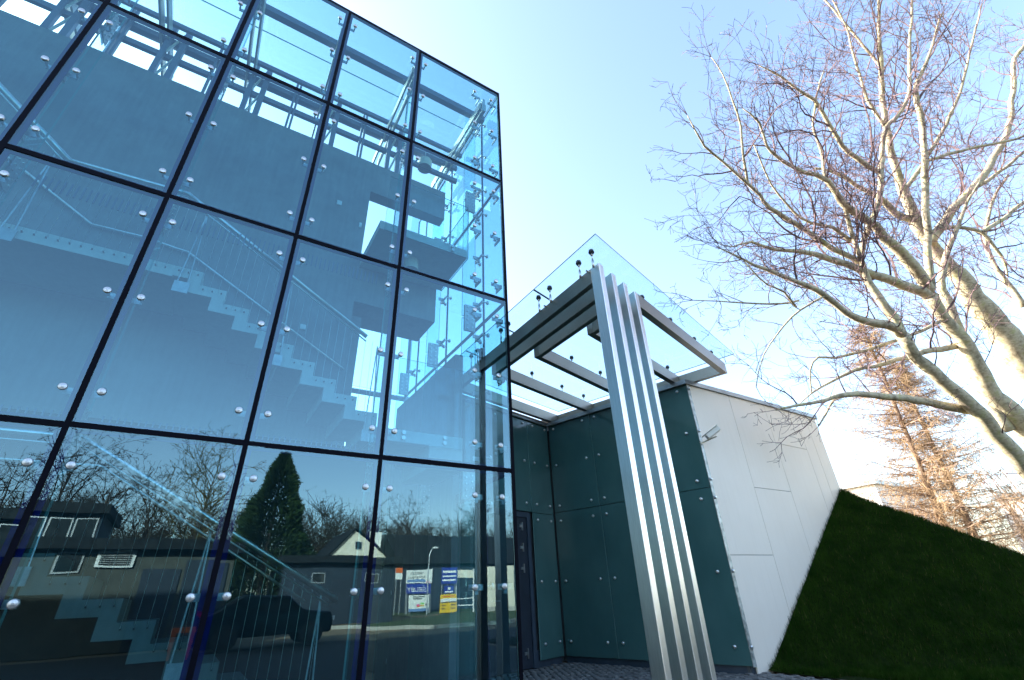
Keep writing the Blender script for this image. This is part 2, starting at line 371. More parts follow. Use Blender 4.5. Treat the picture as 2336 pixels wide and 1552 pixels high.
# ================================================================== GLASS TOWER
H = [-0.02, 2.511, 5.086, 7.653, 10.195]
XJ = [0.0, -1.706] + [-1.706 - 1.3 * i for i in range(1, 9)]
XL = XJ[-1]
tower = thing('glass_building', (0, 0, 0), 'tall glass stair tower with bolted blue tinted panes and dark joints', 'glass building')
rp = random.Random(11)
GAP = 0.022
for c in range(len(XJ) - 1):
    x1, x0 = XJ[c] - GAP, XJ[c + 1] + GAP
    if c == 0: x1 = -0.03
    for r in range(4):
        z0, z1 = H[r] + GAP, H[r + 1] - GAP
        cx, cz = (x0 + x1) / 2, (z0 + z1) / 2
        mb = pane_box(MB(), x0 - cx, x1 - cx, -.009, .009, z0 - cz, z1 - cz, '-y')
        link('glass_pane', mb.mesh('glass_pane', [M['pane'], M['through'], M['edge']]), tower, loc=(cx, 0, cz),
             rot=(rad(rp.uniform(-.25, .25)), 0, rad(rp.uniform(-.28, .28))))
YJ = [0.0, 0.72, 2.2, 3.7, 4.3]
for r in range(4):
    for k in range(len(YJ) - 1):
        y0, y1 = YJ[k] + (.03 if k == 0 else .008), YJ[k + 1] - .008
        mb = pane_box(MB(), -.009, .009, y0, y1, H[r] + .02, H[r + 1] - .02, '+x')
        link('side_pane', mb.mesh('side_pane', [M['pane_side'], M['through'], M['edge']]), tower)
for c in range(len(XJ) - 1):                                   # roof
    for (y0, y1) in ((0.03, 1.06), (1.07, 2.12)):
        mb = pane_box(MB(), XJ[c + 1] + .012, XJ[c] - .012, y0, y1, 10.15, 10.172, '-z')
        link('roof_pane', mb.mesh('roof_pane', [M['pane_roof'], M['through'], M['edge']]), tower)
for c in range(3):                                             # rear glazing, right part
    for r in range(3):
        mb = pane_box(MB(), XJ[c + 1] + .02, XJ[c] - .02, 4.29, 4.308, H[r] + .02, H[r + 1] - .02, '+y')
        link('rear_pane', mb.mesh('rear_pane', [M['pane_clear'], M['through'], M['edge']]), tower)
# joints: black silicone in front, navy bar just behind
for x in XJ[1:]:
    MB().box(x - .0225, x + .0225, -.013, .012, H[0], H[4]).obj('joint', M['joint'], tower)
    MB().box(x - .062, x + .062, .0125, .032, H[0], H[4]).obj('glazing_bar', M['frame_blue'], tower)
for r in range(5):
    z = H[r]; h = .028 if r < 4 else .032
    MB().box(XL, -.03, -.0118, .0108, z - h, z + h).obj('joint', M['joint'], tower)
    MB().box(XL, -.03, .0128, .030, z - h - .028, z + h + .028).obj('glazing_bar', M['frame_blue'], tower)
    MB().box(-.010, .0115, .031, 4.3, z - .028, z + .028).obj('side_joint', M['frame_blue'], tower)
MB().box(-.030, .014, -.015, .030, H[0], H[4] + .03).obj('corner_joint', M['joint'], tower)
for y in YJ[1:]:
    MB().box(-.0125, .0125, y - .014, y + .014, H[0], H[4]).obj('side_joint', M['frame_blue'], tower)
for x in XJ[:4]:
    MB().box(x - .03, x + .03, 4.28, 4.33, 0, H[3]).obj('rear_mullion', M['paint_steel'], tower)
for z in (H[1], 5.0, H[3]):
    MB().box(XJ[3], -.02, 4.275, 4.335, z - .045, z + .045).obj('rear_transom', M['paint_steel'], tower)

# bolted fittings: bracket with two discs
br = MB()
br.box(-.135, .135, .085, .097, -.030, .030)
br.box(-.012, .012, .098, .20, -.03, .03)
br.tube([(-.128, .012, 0), (-.128, .086, 0)], .012, 6); br.tube([(.128, .012, 0), (.128, .086, 0)], .012, 6)
br.box(-.02, .02, .07, .11, -.075, -.034)
br_me = br.mesh('spider_fitting', M['bracket'])
dm = MB(); dm.tube([(0, .011, 0), (0, -.012, 0), (0, -.022, 0), (0, -.026, 0)], [.033, .034, .028, .008], 18)
disc_me = dm.mesh('disc', M['disc'], False)
def fitting(x, z, y=0.0, rotz=0.0, inner=True):
    f = link('spider_fitting', br_me, tower, loc=(x, y, z), rot=(0, 0, rotz))
    for s in (-.128, .128):
        d = bpy.data.objects.new('disc', disc_me); COL.objects.link(d); d.parent = f; d.location = (s, 0, 0)
for c, x in enumerate(XJ[1:8]):
    for r in range(4):
        for zz in ((H[r] + .31, (H[r] + H[r + 1]) / 2, H[r + 1] - .325) if r else (1.23, 2.19)):
            fitting(x, zz)
# single fittings beside the corner
cb = MB(); cb.box(-.09, .10, .085, .097, -.03, .03); cb.tube([(-.06, .012, 0), (-.06, .086, 0)], .012, 6)
cb.box(.085, .10, .085, .26, -.03, .03); cb.box(-.02, .02, .07, .11, -.07, -.032)
cb_me = cb.mesh('corner_fitting', M['bracket'])
for r in range(4):
    for fz in ((.12, .5, .88) if r else (.5, .88)):
        zz = {.12: H[r] + .31, .5: (H[r] + H[r + 1]) / 2 if r else 1.23, .88: H[r + 1] - .325}[fz]
        for xx in (-.12, -.49):
            f = link('corner_fitting', cb_me, tower, loc=(xx, 0, zz))
            d = bpy.data.objects.new('disc', disc_me); COL.objects.link(d); d.parent = f; d.location = (-.06, 0, 0)
for r in range(4):                                             # side glazing fittings
    for fz in (.12, .5, .88):
        for y in YJ[1:4]:
            fitting(0.0, H[r] + (H[r + 1] - H[r]) * fz, y, rad(90))
# glass fins with bolted splice plates
def plate(x, y0, z, axis='y'):
    p = MB()
    for s in (-1, 1):
        if axis == 'y': p.box(x + s * .011, x + s * .019, y0, y0 + .19, z - .24, z + .24)
        else: p.box(y0, y0 + .19, x + s * .011, x + s * .019, z - .24, z + .24)
    o = p.obj('splice_plate', M['bracket'], tower)
    b = MB()
    for k in range(6):
        for u in (.05, .14):
            zz = z - .2 + k * .08 + (u > .1) * .03
            for s in (-1, 1):
                if axis == 'y': b.tube([(x + s * .0195, y0 + u, zz), (x + s * .034, y0 + u, zz)], .013, 6)
                else: b.tube([(y0 + u, x + s * .0195, zz), (y0 + u, x + s * .034, zz)], .013, 6)
    b.obj('bolts', M['polished'], o)
for x in XJ[1:8]:
    for r in range(4):
        p = MB(); p.box(x - .0095, x + .0095, .215, .50, H[r] + .02, H[r + 1] - .02)
        p.m = [2, 2, 2, 0, 2, 1]
        p.obj('glass_fin', [M['fin_glass'], M['through'], M['edge']], tower)
    for r in (1, 2, 3):
        plate(x, .24, H[r])
for y in YJ[1:4]:
    for r in range(4):
        p = MB(); p.box(-.40, -.16, y - .0095, y + .0095, H[r] + .02, H[r + 1] - .02); p.m = [2, 2, 0, 2, 1, 2]
        p.obj('glass_fin', [M['fin_glass'], M['through'], M['edge']], tower)
    for r in (1, 2, 3): plate(y, -.36, H[r], 'x')
# corner posts and door frame just inside the glass
MB().box(-.335, -.265, .22, .28, 0, 4.3).obj('corner_post', M['joint'], tower, bevel=.004)
MB().box(-.15, -.05, .62, .70, 0, 2.45).obj('door_post', M['joint'], tower, bevel=.004)
MB().box(-.15, -.05, .70, 2.2, 2.33, 2.45).obj('door_head', M['joint'], tower, bevel=.004)
MB().box(-.20, -.06, 1.35, 2.45, 0, 4.74).obj('side_wall', M['concrete'], tower)
MB().box(-.19, -.065, 2.46, 4.26, 0, 4.735).obj('side_wall', M['concrete'], tower)
# roof steel
for x in [-.28] + XJ[1:8]:
    for s in (-.055, .055):
        o = MB().box(x + s - .016, x + s + .016, .16, 2.62, 9.70, 9.90).obj('roof_beam', M['cream_steel'], tower)
    p = MB().box(x - .028, x + .028, .12, .42, 9.62, 9.98).obj('beam_shoe', M['bracket'], tower)
    b = MB()
    for k in range(4):
        for u in (9.68, 9.92):
            b.tube([(x - .05, .16 + k * .07, u), (x + .05, .16 + k * .07, u)], .012, 6)
    b.obj('bolts', M['polished'], p)
for (y, z0, z1, yw) in ((.50, 9.91, 10.05, .11), (1.55, 9.905, 10.0, .06), (1.80, 9.74, 9.86, .07), (1.80, 9.33, 9.44, .07), (2.02, 9.98, 10.14, .09)):
    MB().box(XL, -.05, y, y + yw, z0, z1).obj('purlin', M['paint_steel'], tower)
for x in XJ[1:8]:
    for dx, w_ in ((.06, .075), (.27, .085)):
        MB().box(x + dx - w_ / 2, x + dx + w_ / 2, 1.72, 1.798, 8.642, 10.12).obj('clerestory_post', M['paint_steel'], tower)
    for zz in (8.68, 9.40):
        MB().tube([(x + .09, 1.755, zz), (x + .24, 1.755, zz + .66)], .02, 6).obj('diagonal_rod', M['cream_steel'], tower)
    for dx in (-.47, -.53):
        MB().box(x + dx - .018, x + dx + .018, 1.73, 1.79, 8.642, 10.12).obj('clerestory_post', M['paint_steel'], tower)
# slatted strips at floor level just behind the glass
for z in (2.60, 5.10):
    for c in range(1, 6):
        s = MB(); x = XJ[c + 1] + .1
        while x < XJ[c] - .1:
            s.box(x, x + .014, .53, .545, z, z + .17); x += .055
        s.obj('vent_slats', M['paint_steel'], tower)

# opaque block behind and left of the tower, added to shade the yard
shadow_blk = thing('shadow_block', (-14, 10, 0), 'solid block added behind the glass stair tower to shade the yard', 'building')
MB().box(-34, -1.97, 4.40, 15, -.02, 10.7).obj('wall', M['concrete'], shadow_blk)
MB().box(-34.1, -1.90, 4.36, 15.1, 10.702, 10.85).obj('parapet_cap', M['cap'], shadow_blk)
MB().box(-34, XL - .05, .05, 4.39, -.02, 10.3).obj('left_shadow_block', M['concrete'], shadow_blk)
# ------------------------------------------------------------------ concrete core wall
core = thing('concrete_wall', (-6, 1.6, 0), 'grey exposed concrete wall behind the stairs inside the glass tower', 'wall')
MB().box(XL, -1.91, 1.60, 1.85, 3.05, 8.64).obj('wall_face', M['concrete'], core)
MB().box(-1.94, -.40, 1.603, 1.847, 7.89, 8.637).obj('upper_lintel', M['concrete'], core)
MB().box(-1.94, -.50, 1.603, 2.42, 5.42, 6.272).obj('lower_lintel', M['concrete'], core)
MB().box(XL, -1.2, 1.60, 1.85, -.02, 3.049).obj('lower_wall', M['shade_wall'], core)
MB().box(XL, XL + .25, .3, 1.59, -.02, 8.6).obj('end_wall', M['shade_wall'], core)
MB().box(XL, -1.95, 3.9, 4.2, -.02, 8.2).obj('rear_wall', M['concrete'], core)
MB().box(-1.93, -1.70, 1.86, 4.2, -.02, 5.3).obj('cross_wall', M['concrete'], core)
MB().box(-2.02, -1.98, 1.58, 1.599, 6.95, 7.05).obj('switch_plate', M['white_paint'], core)
MB().box(-2.45, -2.37, 1.58, 1.599, 7.28, 7.38).obj('switch_plate', M['white_paint'], core)
MB().box(-2.62, -2.54, 1.58, 1.599, 4.70, 4.78).obj('switch_plate', M['white_paint'], core)
fl = MB().box(XL, -.02, .04, 4.25, -.04, -.006).obj('interior_floor', M['shade_wall'], tower)

# ------------------------------------------------------------------ stairs
def saw(mb, xs, z0, x0, n, tread, riser, th, y0, y1):
    """folded plate flight rising to the left from (x0, z0)"""
    top = [(x0, z0)]
    for i in range(n):
        x, z = x0 - i * tread, z0 + i * riser
        top += [(x, z + riser), (x - tread, z + riser)]
    bot = []
    for i in range(n):
        x, z = x0 - i * tread, z0 + i * riser
        bot += [(x - th, z - th + (0 if i == 0 else 0)), (x - th, z + riser - th)]
    bot = [(x0, z0 - th), (x0 - th, z0 - th)]
    for i in range(n):
        x, z = x0 - i * tread, z0 + i * riser
        bot += [(x - th, z + riser - th)]
        if i < n - 1: bot += [(x - tread - th, z + riser - th)]
    end = (x0 - n * tread, z0 + n * riser - th)
    bot.append(end)
    seen = []
    for p in bot:
        if not seen or (abs(p[0] - seen[-1][0]) + abs(p[1] - seen[-1][1])) > 1e-6: seen.append(p)
    # strips of quads: front and back faces per step, then top and underside
    for i in range(n):
        x, z = x0 - i * tread, z0 + i * riser
        mb.box(x - th, x, y0, y1, z - th, z + riser)                       # riser piece
        mb.box(x - tread, x - th - 1e-4, y0, y1, z + riser - th, z + riser)       # tread piece
stairs = thing('staircase', (-3, 1, 0), 'folded concrete staircase climbing left behind the glass with cable balustrade', 'staircase')
TR, RI = .277, .1745
def flight(x0, z0, n, mt):
    m = MB(); saw(m, None, z0, x0, n, TR, RI, .13, .60, 1.56); m.obj('flight', M[mt], stairs)
flight(-1.62, 3.05, 9, 'stair'); flight(-1.95, 0.03, 9, 'stair_shade')
MB().box(-1.619, -.42, .60, 1.56, 2.90, 3.05).obj('landing', M['stair'], stairs)
MB().box(-7.6, -4.114, .60, 1.56, 4.47, 4.6205).obj('landing', M['stair'], stairs)
MB().box(-7.6, -4.444, .60, 1.56, 1.45, 1.6005).obj('landing', M['stair_shade'], stairs)
MB().box(-1.909, -.42, .52, 1.5995, 6.12, 6.28).obj('landing', M['stair'], stairs)
MB().box(-.9, -.42, .60, 1.56, 2.60, 2.899).obj('landing_beam', M['stair'], stairs)
def rail(pts, r, name='handrail', mat='polished'):
    MB().tube(pts, r, 8).obj(name, M[mat], stairs, smooth=True)
rail([(-7.2, .57, 7.2), (-5.36, .57, 5.60), (-4.25, .57, 5.66), (-1.88, .57, 4.25)], .030)
rail([(-7.2, .57, 7.14), (-5.36, .57, 5.53), (-4.25, .57, 5.59), (-1.88, .57, 4.18)], .010, 'rail_strip')
rail([(-6.9, 1.55, 6.55), (-5.25, 1.55, 5.50), (-4.70, 1.55, 5.52), (-4.36, 1.55, 5.48), (-4.20, 1.55, 5.47), (-1.93, 1.55, 4.17)], .019)
rail([(-6.0, .57, 2.56), (-4.29, .57, 2.56), (-1.85, .57, 1.17)], .032)
rail([(-6.0, .57, 2.49), (-4.29, .57, 2.49), (-1.92, .57, 1.13)], .010, 'rail_strip')
rail([(-6.0, 1.52, 2.52), (-4.24, 1.52, 2.52), (-1.98, 1.52, 1.17)], .018)
# balustrade cables and posts
def post(x, z0, z1, y=.585):
    p = MB(); p.tube([(x - .05, y, z0), (x, y, z1)], .008, 5); p.tube([(x + .05, y, z0), (x, y, z1)], .008, 5)
    p.box(x - .075, x + .075, y - .012, y + .012, z0 - .14, z0)
    p.obj('baluster', M['bracket'], stairs)
post(-5.5, 4.55, 5.66); post(-4.0, 4.42, 5.50); post(-2.9, 3.75, 4.84); post(-1.72, 2.98, 4.15)
post(-4.35, 1.5, 2.53); post(-3.1, .75, 1.85); post(-2.0, .12, 1.22)
cab = MB()
x = -1.7
while x > -7.0:
    zt = 4.25 + ( -1.88 - x) * .595 if x > -4.25 else 5.62
    st = max(0, min(8, int((-1.62 - x) / TR)))
    zb = 3.05 + (st + 1) * RI - .06 if x > -4.1 else 4.58
    cab.tube([(x, .592, zb), (x, .575, zt)], .0022, 3)
    x -= .0925
x = -2.0
while x > -5.5:
    zt = 1.17 + (-1.85 - x) * .57 if x > -4.29 else 2.54
    st = max(0, min(8, int((-1.95 - x) / TR)))
    zb = .03 + (st + 1) * RI - .06 if x > -4.4 else 1.55
    cab.tube([(x, .592, zb), (x, .575, zt)], .0022, 3)
    x -= .0925
tag(cab.obj('cables', M['polished'], stairs), kind='stuff')
an = MB()
for st in range(9):
    for k in range(3):
        for (x0, z0) in ((-1.62, 3.05), (-1.95, .03)):
            xx = x0 - st * TR - .05 - k * .0925; zz = z0 + (st + 1) * RI - .055
            an.tube([(xx, .60, zz), (xx, .578, zz)], .008, 5)
for k in range(30):
    an.tube([(-4.2 - k * .0925, .60, 4.56), (-4.2 - k * .0925, .578, 4.56)], .008, 5)
tag(an.obj('cable_anchors', M['dark_rubber'], stairs), kind='stuff')
# glass balustrades on the right landings
def balu(x0, x1, z0, z1, y):
    mb = pane_box(MB(), x0, x1, y, y + .014, z0, z1, '-y'); mb.obj('balustrade_glass', [M['pane_clear'], M['through'], M['edge']], stairs)
    for xx in (x0 + .28, x1 - .28):
        for dz in (.06, .13):
            b = MB().tube([(xx, y - .02, z0 + dz), (xx, y + .03, z0 + dz)], .026, 12); b.obj('clamp', M['disc'], stairs)
balu(-1.84, -.42, 6.10, 7.25, .49); balu(-1.55, -.42, 2.88, 4.05, .57)
mb = pane_box(MB(), -.419, -.405, .5, 1.58, 6.10, 7.25, '+x'); mb.obj('balustrade_glass', [M['pane_clear'], M['through'], M['edge']], stairs)
def drum(x, y, z, r, h, label, rod):
    t = thing('ceiling_lamp', (x, y, z), label, 'ceiling lamp', 'drum lamps in the glass tower')
    MB().tube([(x, y, z), (x, y, z - h)], r, 24, caps=False).obj('lamp_shade', M['lamp'], t, smooth=True)
    MB().tube([(x, y, z - h + .02), (x, y, z - h + .012)], r * .97, 24).obj('diffuser', M['lamp_under'], t)
    MB().tube([(x, y, z), (x, y, z - .02)], r * .98, 24).obj('top_plate', M['lamp'], t)
    if rod: MB().tube([(x, y, z + rod), (x, y, z)], .012, 6).obj('rod', M['bracket'], t)
drum(-1.20, 1.02, 6.118, .115, .20, 'cream drum lamp fixed under the upper concrete landing', 0)
drum(-.83, 1.80, 9.55, .150, .22, 'cream drum lamp hanging high under the glass roof', .36)
drum(-1.05, 1.1, 2.898, .115, .18, 'cream drum lamp under the lower concrete landing', 0)

# ================================================================== ANNEX
A = Vector((4.00, .08, 0)); B = Vector((3.10, 3.32, 0))
d2 = (B - A).normalized(); n2 = Vector((-d2.y, d2.x, 0)) * -1      # along wall two; outward normal
n2 = Vector((-d2.y, d2.x, 0)); n2 = n2 if n2.x < 0 else -n2
d1 = Vector((-d2.y, d2.x, 0)); d1 = d1 if d1.x < 0 else -d1         # along wall one, to the left
n1 = -d2                                                           # outward normal of wall one
annex = thing('annex_building', (5, 3, 0), 'low annex clad in teal glass panels and warm white boards under a zinc cap', 'annex')
ia = A - n2 * .11 + Vector((.08, .09, 0)); ib = B - n2 * .11 - n1 * .11; ic = B + d1 * 3.15 - n1 * .11
MB().prism([(ia.x, .16, 0), (8.52, .16, 0), (8.52, 8, 0), (ic.x, 8, 0), (ic.x, ic.y, 0), (ib.x, ib.y, 0)], (0, 0, 4.46)).obj('wall_core', M['core'], annex)
CAPZ = 4.50
def cap_run(p, q, nrm, over=.05, depth=.30):
    m = MB(); v = (q - p); m.obox(p + nrm * over + Vector((0, 0, CAPZ)), v, -nrm * depth, (0, 0, .085)); return m
nW = Vector((0, -1, 0))
c = MB().prism([(A.x - .06, .02, CAPZ), (8.64, .02, CAPZ), (8.64, .34, CAPZ), (A.x + .22, .34, CAPZ)], (0, 0, .085)); c.obj('parapet_cap', M['cap'], annex)
c = MB(); p0 = A + n2 * .055; p1 = B + n2 * .055 + n1 * .055
q1 = p1 - n2 * .30 - n1 * .30; q0 = A + Vector((.215, .265, 0))
c.prism([(A.x - .058, .023, CAPZ), (q0.x, q0.y + .0, CAPZ), (q1.x, q1.y, CAPZ), (p1.x, p1.y, CAPZ)], (0, 0, .084)); c.obj('parapet_cap', M['cap'], annex)
c = MB(); e1 = p1 + d1 * 3.05; e0 = e1 - n1 * .30; c.prism([(p1.x, p1.y, CAPZ), (q1.x, q1.y, CAPZ), (e0.x, e0.y, CAPZ), (e1.x, e1.y, CAPZ)], (0, 0, .083)); c.obj('parapet_cap', M['cap'], annex)
c = MB().box(8.5, 8.56, .16, 8, -.02, 4.47); c.obj('end_wall', M['white_panel'], annex)
def clad(o, d, n, s0, s1, z0, z1):
    m = MB(); m.obox(o + d * s0 + n * -.012 + Vector((0, 0, z0)), d * (s1 - s0), n * .012, (0, 0, z1 - z0))
    # hexa faces: bottom, top, side along d, end, side, end
    nf = len(m.m); m.m = [1, 1, 0, 1, 0, 1]
    return m.obj('glass_panel', [M['clad'], M['clad_edge']], annex)
bolt_m = MB(); bolt_m.tube([(0, .0, 0), (0, -.022, 0), (0, -.030, 0)], [.026, .026, .014], 12); bolt_m.tube([(0, -.0301, 0), (0, -.034, 0)], .010, 6)
bolt_me = bolt_m.mesh('bolt', M['polished'])
def bolts(o, d, n, ss, zs):
    ang = math.atan2(n.x, -n.y)
    for s_ in ss:
        for z in zs:
            p = o + d * s_ + n * .001
            link('bolt', bolt_me, annex, loc=(p.x, p.y, z), rot=(0, 0, ang))
LOW = (.33, 1.33, 2.44); UP = (2.74, 3.59, 4.41)
for (z0, z1) in ((.10, 2.605), (2.617, 4.50)):
    clad(A, d2, n2, -.02, 2.196, z0, z1); clad(A, d2, n2, 2.208, 3.325, z0, z1)
bolts(A, d2, n2, (.18, 2.075, 2.385, 3.185), LOW + UP)
clad(B, d1, n1, .02, .70, .10, 2.57); clad(B, d1, n1, 2.05, 3.1, .10, 2.57)
clad(B, d1, n1, .02, .715, 2.582, 4.50); clad(B, d1, n1, .728, 1.90, 2.582, 4.50); clad(B, d1, n1, 1.912, 3.1, 2.582, 4.50)
bolts(B, d1, n1, (.125, .56), LOW + UP); bolts(B, d1, n1, (.885, 1.75, 2.06, 2.95), UP)
# plinths
m = MB(); m.obox(A - n2 * .06 + Vector((0, 0, -.02)), d2 * 3.36, -n2 * .04, (0, 0, .26)); m.obj('plinth', M['plinth'], annex)
m = MB(); m.obox(B - n1 * .06 + d1 * .02 + Vector((0, 0, -.02)), d1 * .74, -n1 * .045, (0, 0, .26)); m.obj('plinth', M['plinth'], annex)
# door
fr = MB()
for (s0, s1, z0, z1) in ((.765, .86, 0, 2.565), (.862, 1.98, 2.47, 2.565), (1.98, 2.045, 0, 2.565)):
    fr.obox(B + d1 * s0 - n1 * .10 + Vector((0, 0, z0)), d1 * (s1 - s0), n1 * .075, (0, 0, z1 - z0))
fr.obj('door_frame', M['plinth'], annex)
dl = MB(); dl.obox(B + d1 * .865 - n1 * .095 + Vector((0, 0, .01)), d1 * 1.11, n1 * .045, (0, 0, 2.455))
door = dl.obj('door', M['door'], annex)
for z in (.23, 1.56, 1.92, 2.30):
    h = MB(); p = B + d1 * 1.02 - n1 * .049
    h.obox(p + Vector((0, 0, z - .022)), d1 * .055, n1 * .02, (0, 0, .044)); h.obox(p + d1 * -.004 + Vector((0, 0, z - .075)), d1 * -.022, n1 * .03, (0, 0, .15))
    h.obj('hinge', M['disc'], door)
h = MB(); p = B + d1 * 1.85 - n1 * .049; h.tube([p + Vector((0, 0, 1.05)), p + n1 * .06 + Vector((0, 0, 1.05)), p + n1 * .06 - d1 * .13 + Vector((0, 0, 1.05))], .011, 8); h.obj('handle', M['polished'], door)
# galvanised strip in the open corner between glass and boards
MB().box(A.x - .004, A.x + .070, A.y - .034, A.y - .022, .09, 4.498).obj('corner_trim', M['galv'], annex)
bolt_r = [link('bolt', bolt_me, annex, loc=(A.x + .032, A.y - .036, z), rot=(0, 0, 0)) for z in LOW + UP]
MB().box(A.x + .02, A.x + .12, A.y + .055, A.y + .10, .0, 4.498).obj('corner_post', M['core'], annex)
# white boards
J = [4.075, 5.285, 6.505, 7.70, 8.11, 8.565]
def board(x0, x1, z0, z1): MB().box(x0 + .004, x1 - .004, .058, .082, z0 + .004, z1 - .004).obj('cladding_panel', M['white_panel'], annex, bevel=.0015)
rows = {0: [-.02, 1.56, CAPZ], 1: [-.02, 2.695, CAPZ], 2: [-.02, 3.67, CAPZ], 3: [-.02, CAPZ], 4: [-.02, CAPZ]}
for i in range(5):
    for z0, z1 in zip(rows[i][:-1], rows[i][1:]): board(J[i], J[i + 1], z0, z1)
for i, z in ((0, 1.56), (1, 2.695), (2, 3.67)):
    MB().box(J[i] + .01, J[i + 1] - .01, .075, .10, z - .012, z + .012).obj('joint_strip', M['joint'], annex)
MB().box(4.08, 8.56, .085, .105, -.02, 4.49).obj('joint_backing', M['core'], annex)

# ------------------------------------------------------------------ security camera
cc = thing('security_camera', (3.93, -.02, 3.42), 'cream security camera on the corner of the annex below the cap', 'security camera')
ax = Vector((-.56, .60, -.50)).normalized(); sx = ax.cross(Vector((0, 0, 1))).normalized(); up = sx.cross(ax)
cp = Vector((4.03, -.20, 3.475))
def cbox(m, c_, l0, l1, w_, h_, hz=0):
    m.obox(c_ + ax * l0 - sx * w_ / 2 + up * (hz - h_ / 2), sx * w_, ax * (l1 - l0), up * h_)
m = MB(); cbox(m, cp, -.16, .11, .098, .086); m.obj('housing', M['cctv'], cc, bevel=.012)
m = MB(); cbox(m, cp, -.165, .165, .116, .014, .055); m.obj('sun_hood', M['cctv'], cc, bevel=.004)
m = MB(); cbox(m, cp, .111, .120, .078, .066); m.obj('lens', M['lens'], cc)
m = MB(); m.tube([cp - up * .036 - ax * .03, cp - up * .085 - ax * .03, Vector((4.03, .0, 3.375)), Vector((4.03, .055, 3.375))], .014, 8); m.obj('bracket', M['cctv'], cc)
m = MB(); m.tube([Vector((4.03, .03, 3.375)), Vector((4.03, .056, 3.375))], .036, 14); m.obj('wall_plate', M['cctv'], cc)

# ================================================================== CANOPY
canopy = thing('entrance_canopy', (.8, -1.6, 0), 'frosted glass canopy on four nested stainless steel portal frames', 'canopy')
e = -n2                                                       # across the frames, towards the annex
BZ0, BZ1 = 4.585, 4.80
PW = .104
P = [Vector((.335, -1.685, 0)) + e * (.300 * i) for i in range(4)]
turnY = [2.36, 1.42, .50, -.53]
endline = A + n2 * -.20
for i, p in enumerate(P):
    # post
    m = MB(); m.obox(p, e * PW, Vector((0, .165, 0)), (0, 0, BZ1)); m.obj('post', M['steel'], canopy, bevel=.006)
    x0 = p.x
    if i < 3:
        ya = p.y + .167; yb = turnY[i]
        m = MB().hexa([(x0, ya, BZ0), (x0 + .08, ya + e.y * .08 / e.x, BZ0), (x0 + .08, yb + e.y * .08 / e.x, BZ0), (x0, yb, BZ0),
                       (x0, ya, BZ1), (x0 + .08, ya + e.y * .08 / e.x, BZ1), (x0 + .08, yb + e.y * .08 / e.x, BZ1), (x0, yb, BZ1)])
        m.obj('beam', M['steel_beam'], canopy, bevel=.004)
    if i == 3:
        ya = p.y + .167; yb = turnY[3]
        MB().hexa([(x0, ya, BZ0), (x0 + .08, ya + e.y * .08 / e.x, BZ0), (x0 + .08, yb + e.y * .08 / e.x, BZ0), (x0, yb, BZ0),
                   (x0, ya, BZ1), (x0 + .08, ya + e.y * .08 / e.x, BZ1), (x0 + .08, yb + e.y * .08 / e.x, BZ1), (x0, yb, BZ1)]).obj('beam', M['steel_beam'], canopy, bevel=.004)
    # cross beam from the turn to the end beam over the annex wall
    s = Vector((x0, turnY[i] + .001, 0)); t = (endline - s).dot(e)
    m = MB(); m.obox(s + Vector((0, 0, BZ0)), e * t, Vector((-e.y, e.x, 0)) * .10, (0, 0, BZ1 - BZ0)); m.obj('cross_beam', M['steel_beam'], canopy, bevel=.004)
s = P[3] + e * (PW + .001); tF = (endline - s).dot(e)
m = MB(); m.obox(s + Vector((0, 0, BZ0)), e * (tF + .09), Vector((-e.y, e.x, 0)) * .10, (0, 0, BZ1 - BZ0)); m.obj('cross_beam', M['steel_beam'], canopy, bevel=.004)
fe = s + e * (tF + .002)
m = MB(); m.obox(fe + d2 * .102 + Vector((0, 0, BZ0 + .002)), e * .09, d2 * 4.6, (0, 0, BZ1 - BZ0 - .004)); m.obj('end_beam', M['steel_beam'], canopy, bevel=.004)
# glass
GZ = 5.0
GA = Vector((.125, -1.91, 0)); slope = e.y / e.x
ys = [-1.91, -.546, .54, 1.62, 2.50]
for k in range(4):
    def edge(y): return Vector((.125, y, GZ)), None
    a0 = Vector((.125, ys[k] + .006, GZ)); a1 = Vector((.125, ys[k + 1] - .006, GZ))
    tgt = Vector((4.74, -.71, GZ))
    t0 = (tgt - a0).dot(e); t1 = (tgt - a1).dot(e)
    b0 = a0 + e * t0; b1 = a1 + e * t1
    m = MB().prism([a0, b0, b1, a1], (0, 0, .016)); m.m = [0, 1, 2, 2, 2, 2]
    m.obj('glass_panel', [M['canopy_glass'], M['through'], M['canopy_edge']], canopy)
for k in range(1, 4):
    a = Vector((.128, ys[k] - .011, GZ + .001)); t_ = (Vector((4.74, -.71, GZ)) - a).dot(e)
    MB().obox(a, e * t_, Vector((-e.y, e.x, 0)) * .022, (0, 0, .013)).obj('joint', M['joint'], canopy)
so = MB(); so.tube([(0, 0, BZ1 - .05), (0, 0, BZ1 + .07)], .016, 8); so.tube([(0, 0, BZ1 + .07), (0, 0, GZ - .045)], .008, 8); so.tube([(0, 0, GZ - .06), (0, 0, GZ - .03)], .016, 8)
so_me = so.mesh('standoff', M['polished'], True)
cl = MB(); cl.tube([(0, 0, GZ - .034), (0, 0, GZ - .020)], .028, 12); cl.tube([(0, 0, GZ - .016), (0, 0, GZ - .001)], .038, 12); cl.tube([(0, 0, GZ + .0165), (0, 0, GZ + .026)], .032, 12)
cl_me = cl.mesh('clamp', M['dark_rubber'])
def standoff(x, y):
    o = link('standoff', so_me, canopy, loc=(x, y, 0)); c_ = bpy.data.objects.new('clamp', cl_me); COL.objects.link(c_); c_.parent = o
for y in (-1.62, -1.36, -.70, -.42, .44, .68, 1.5, 1.74): standoff(.30, y)
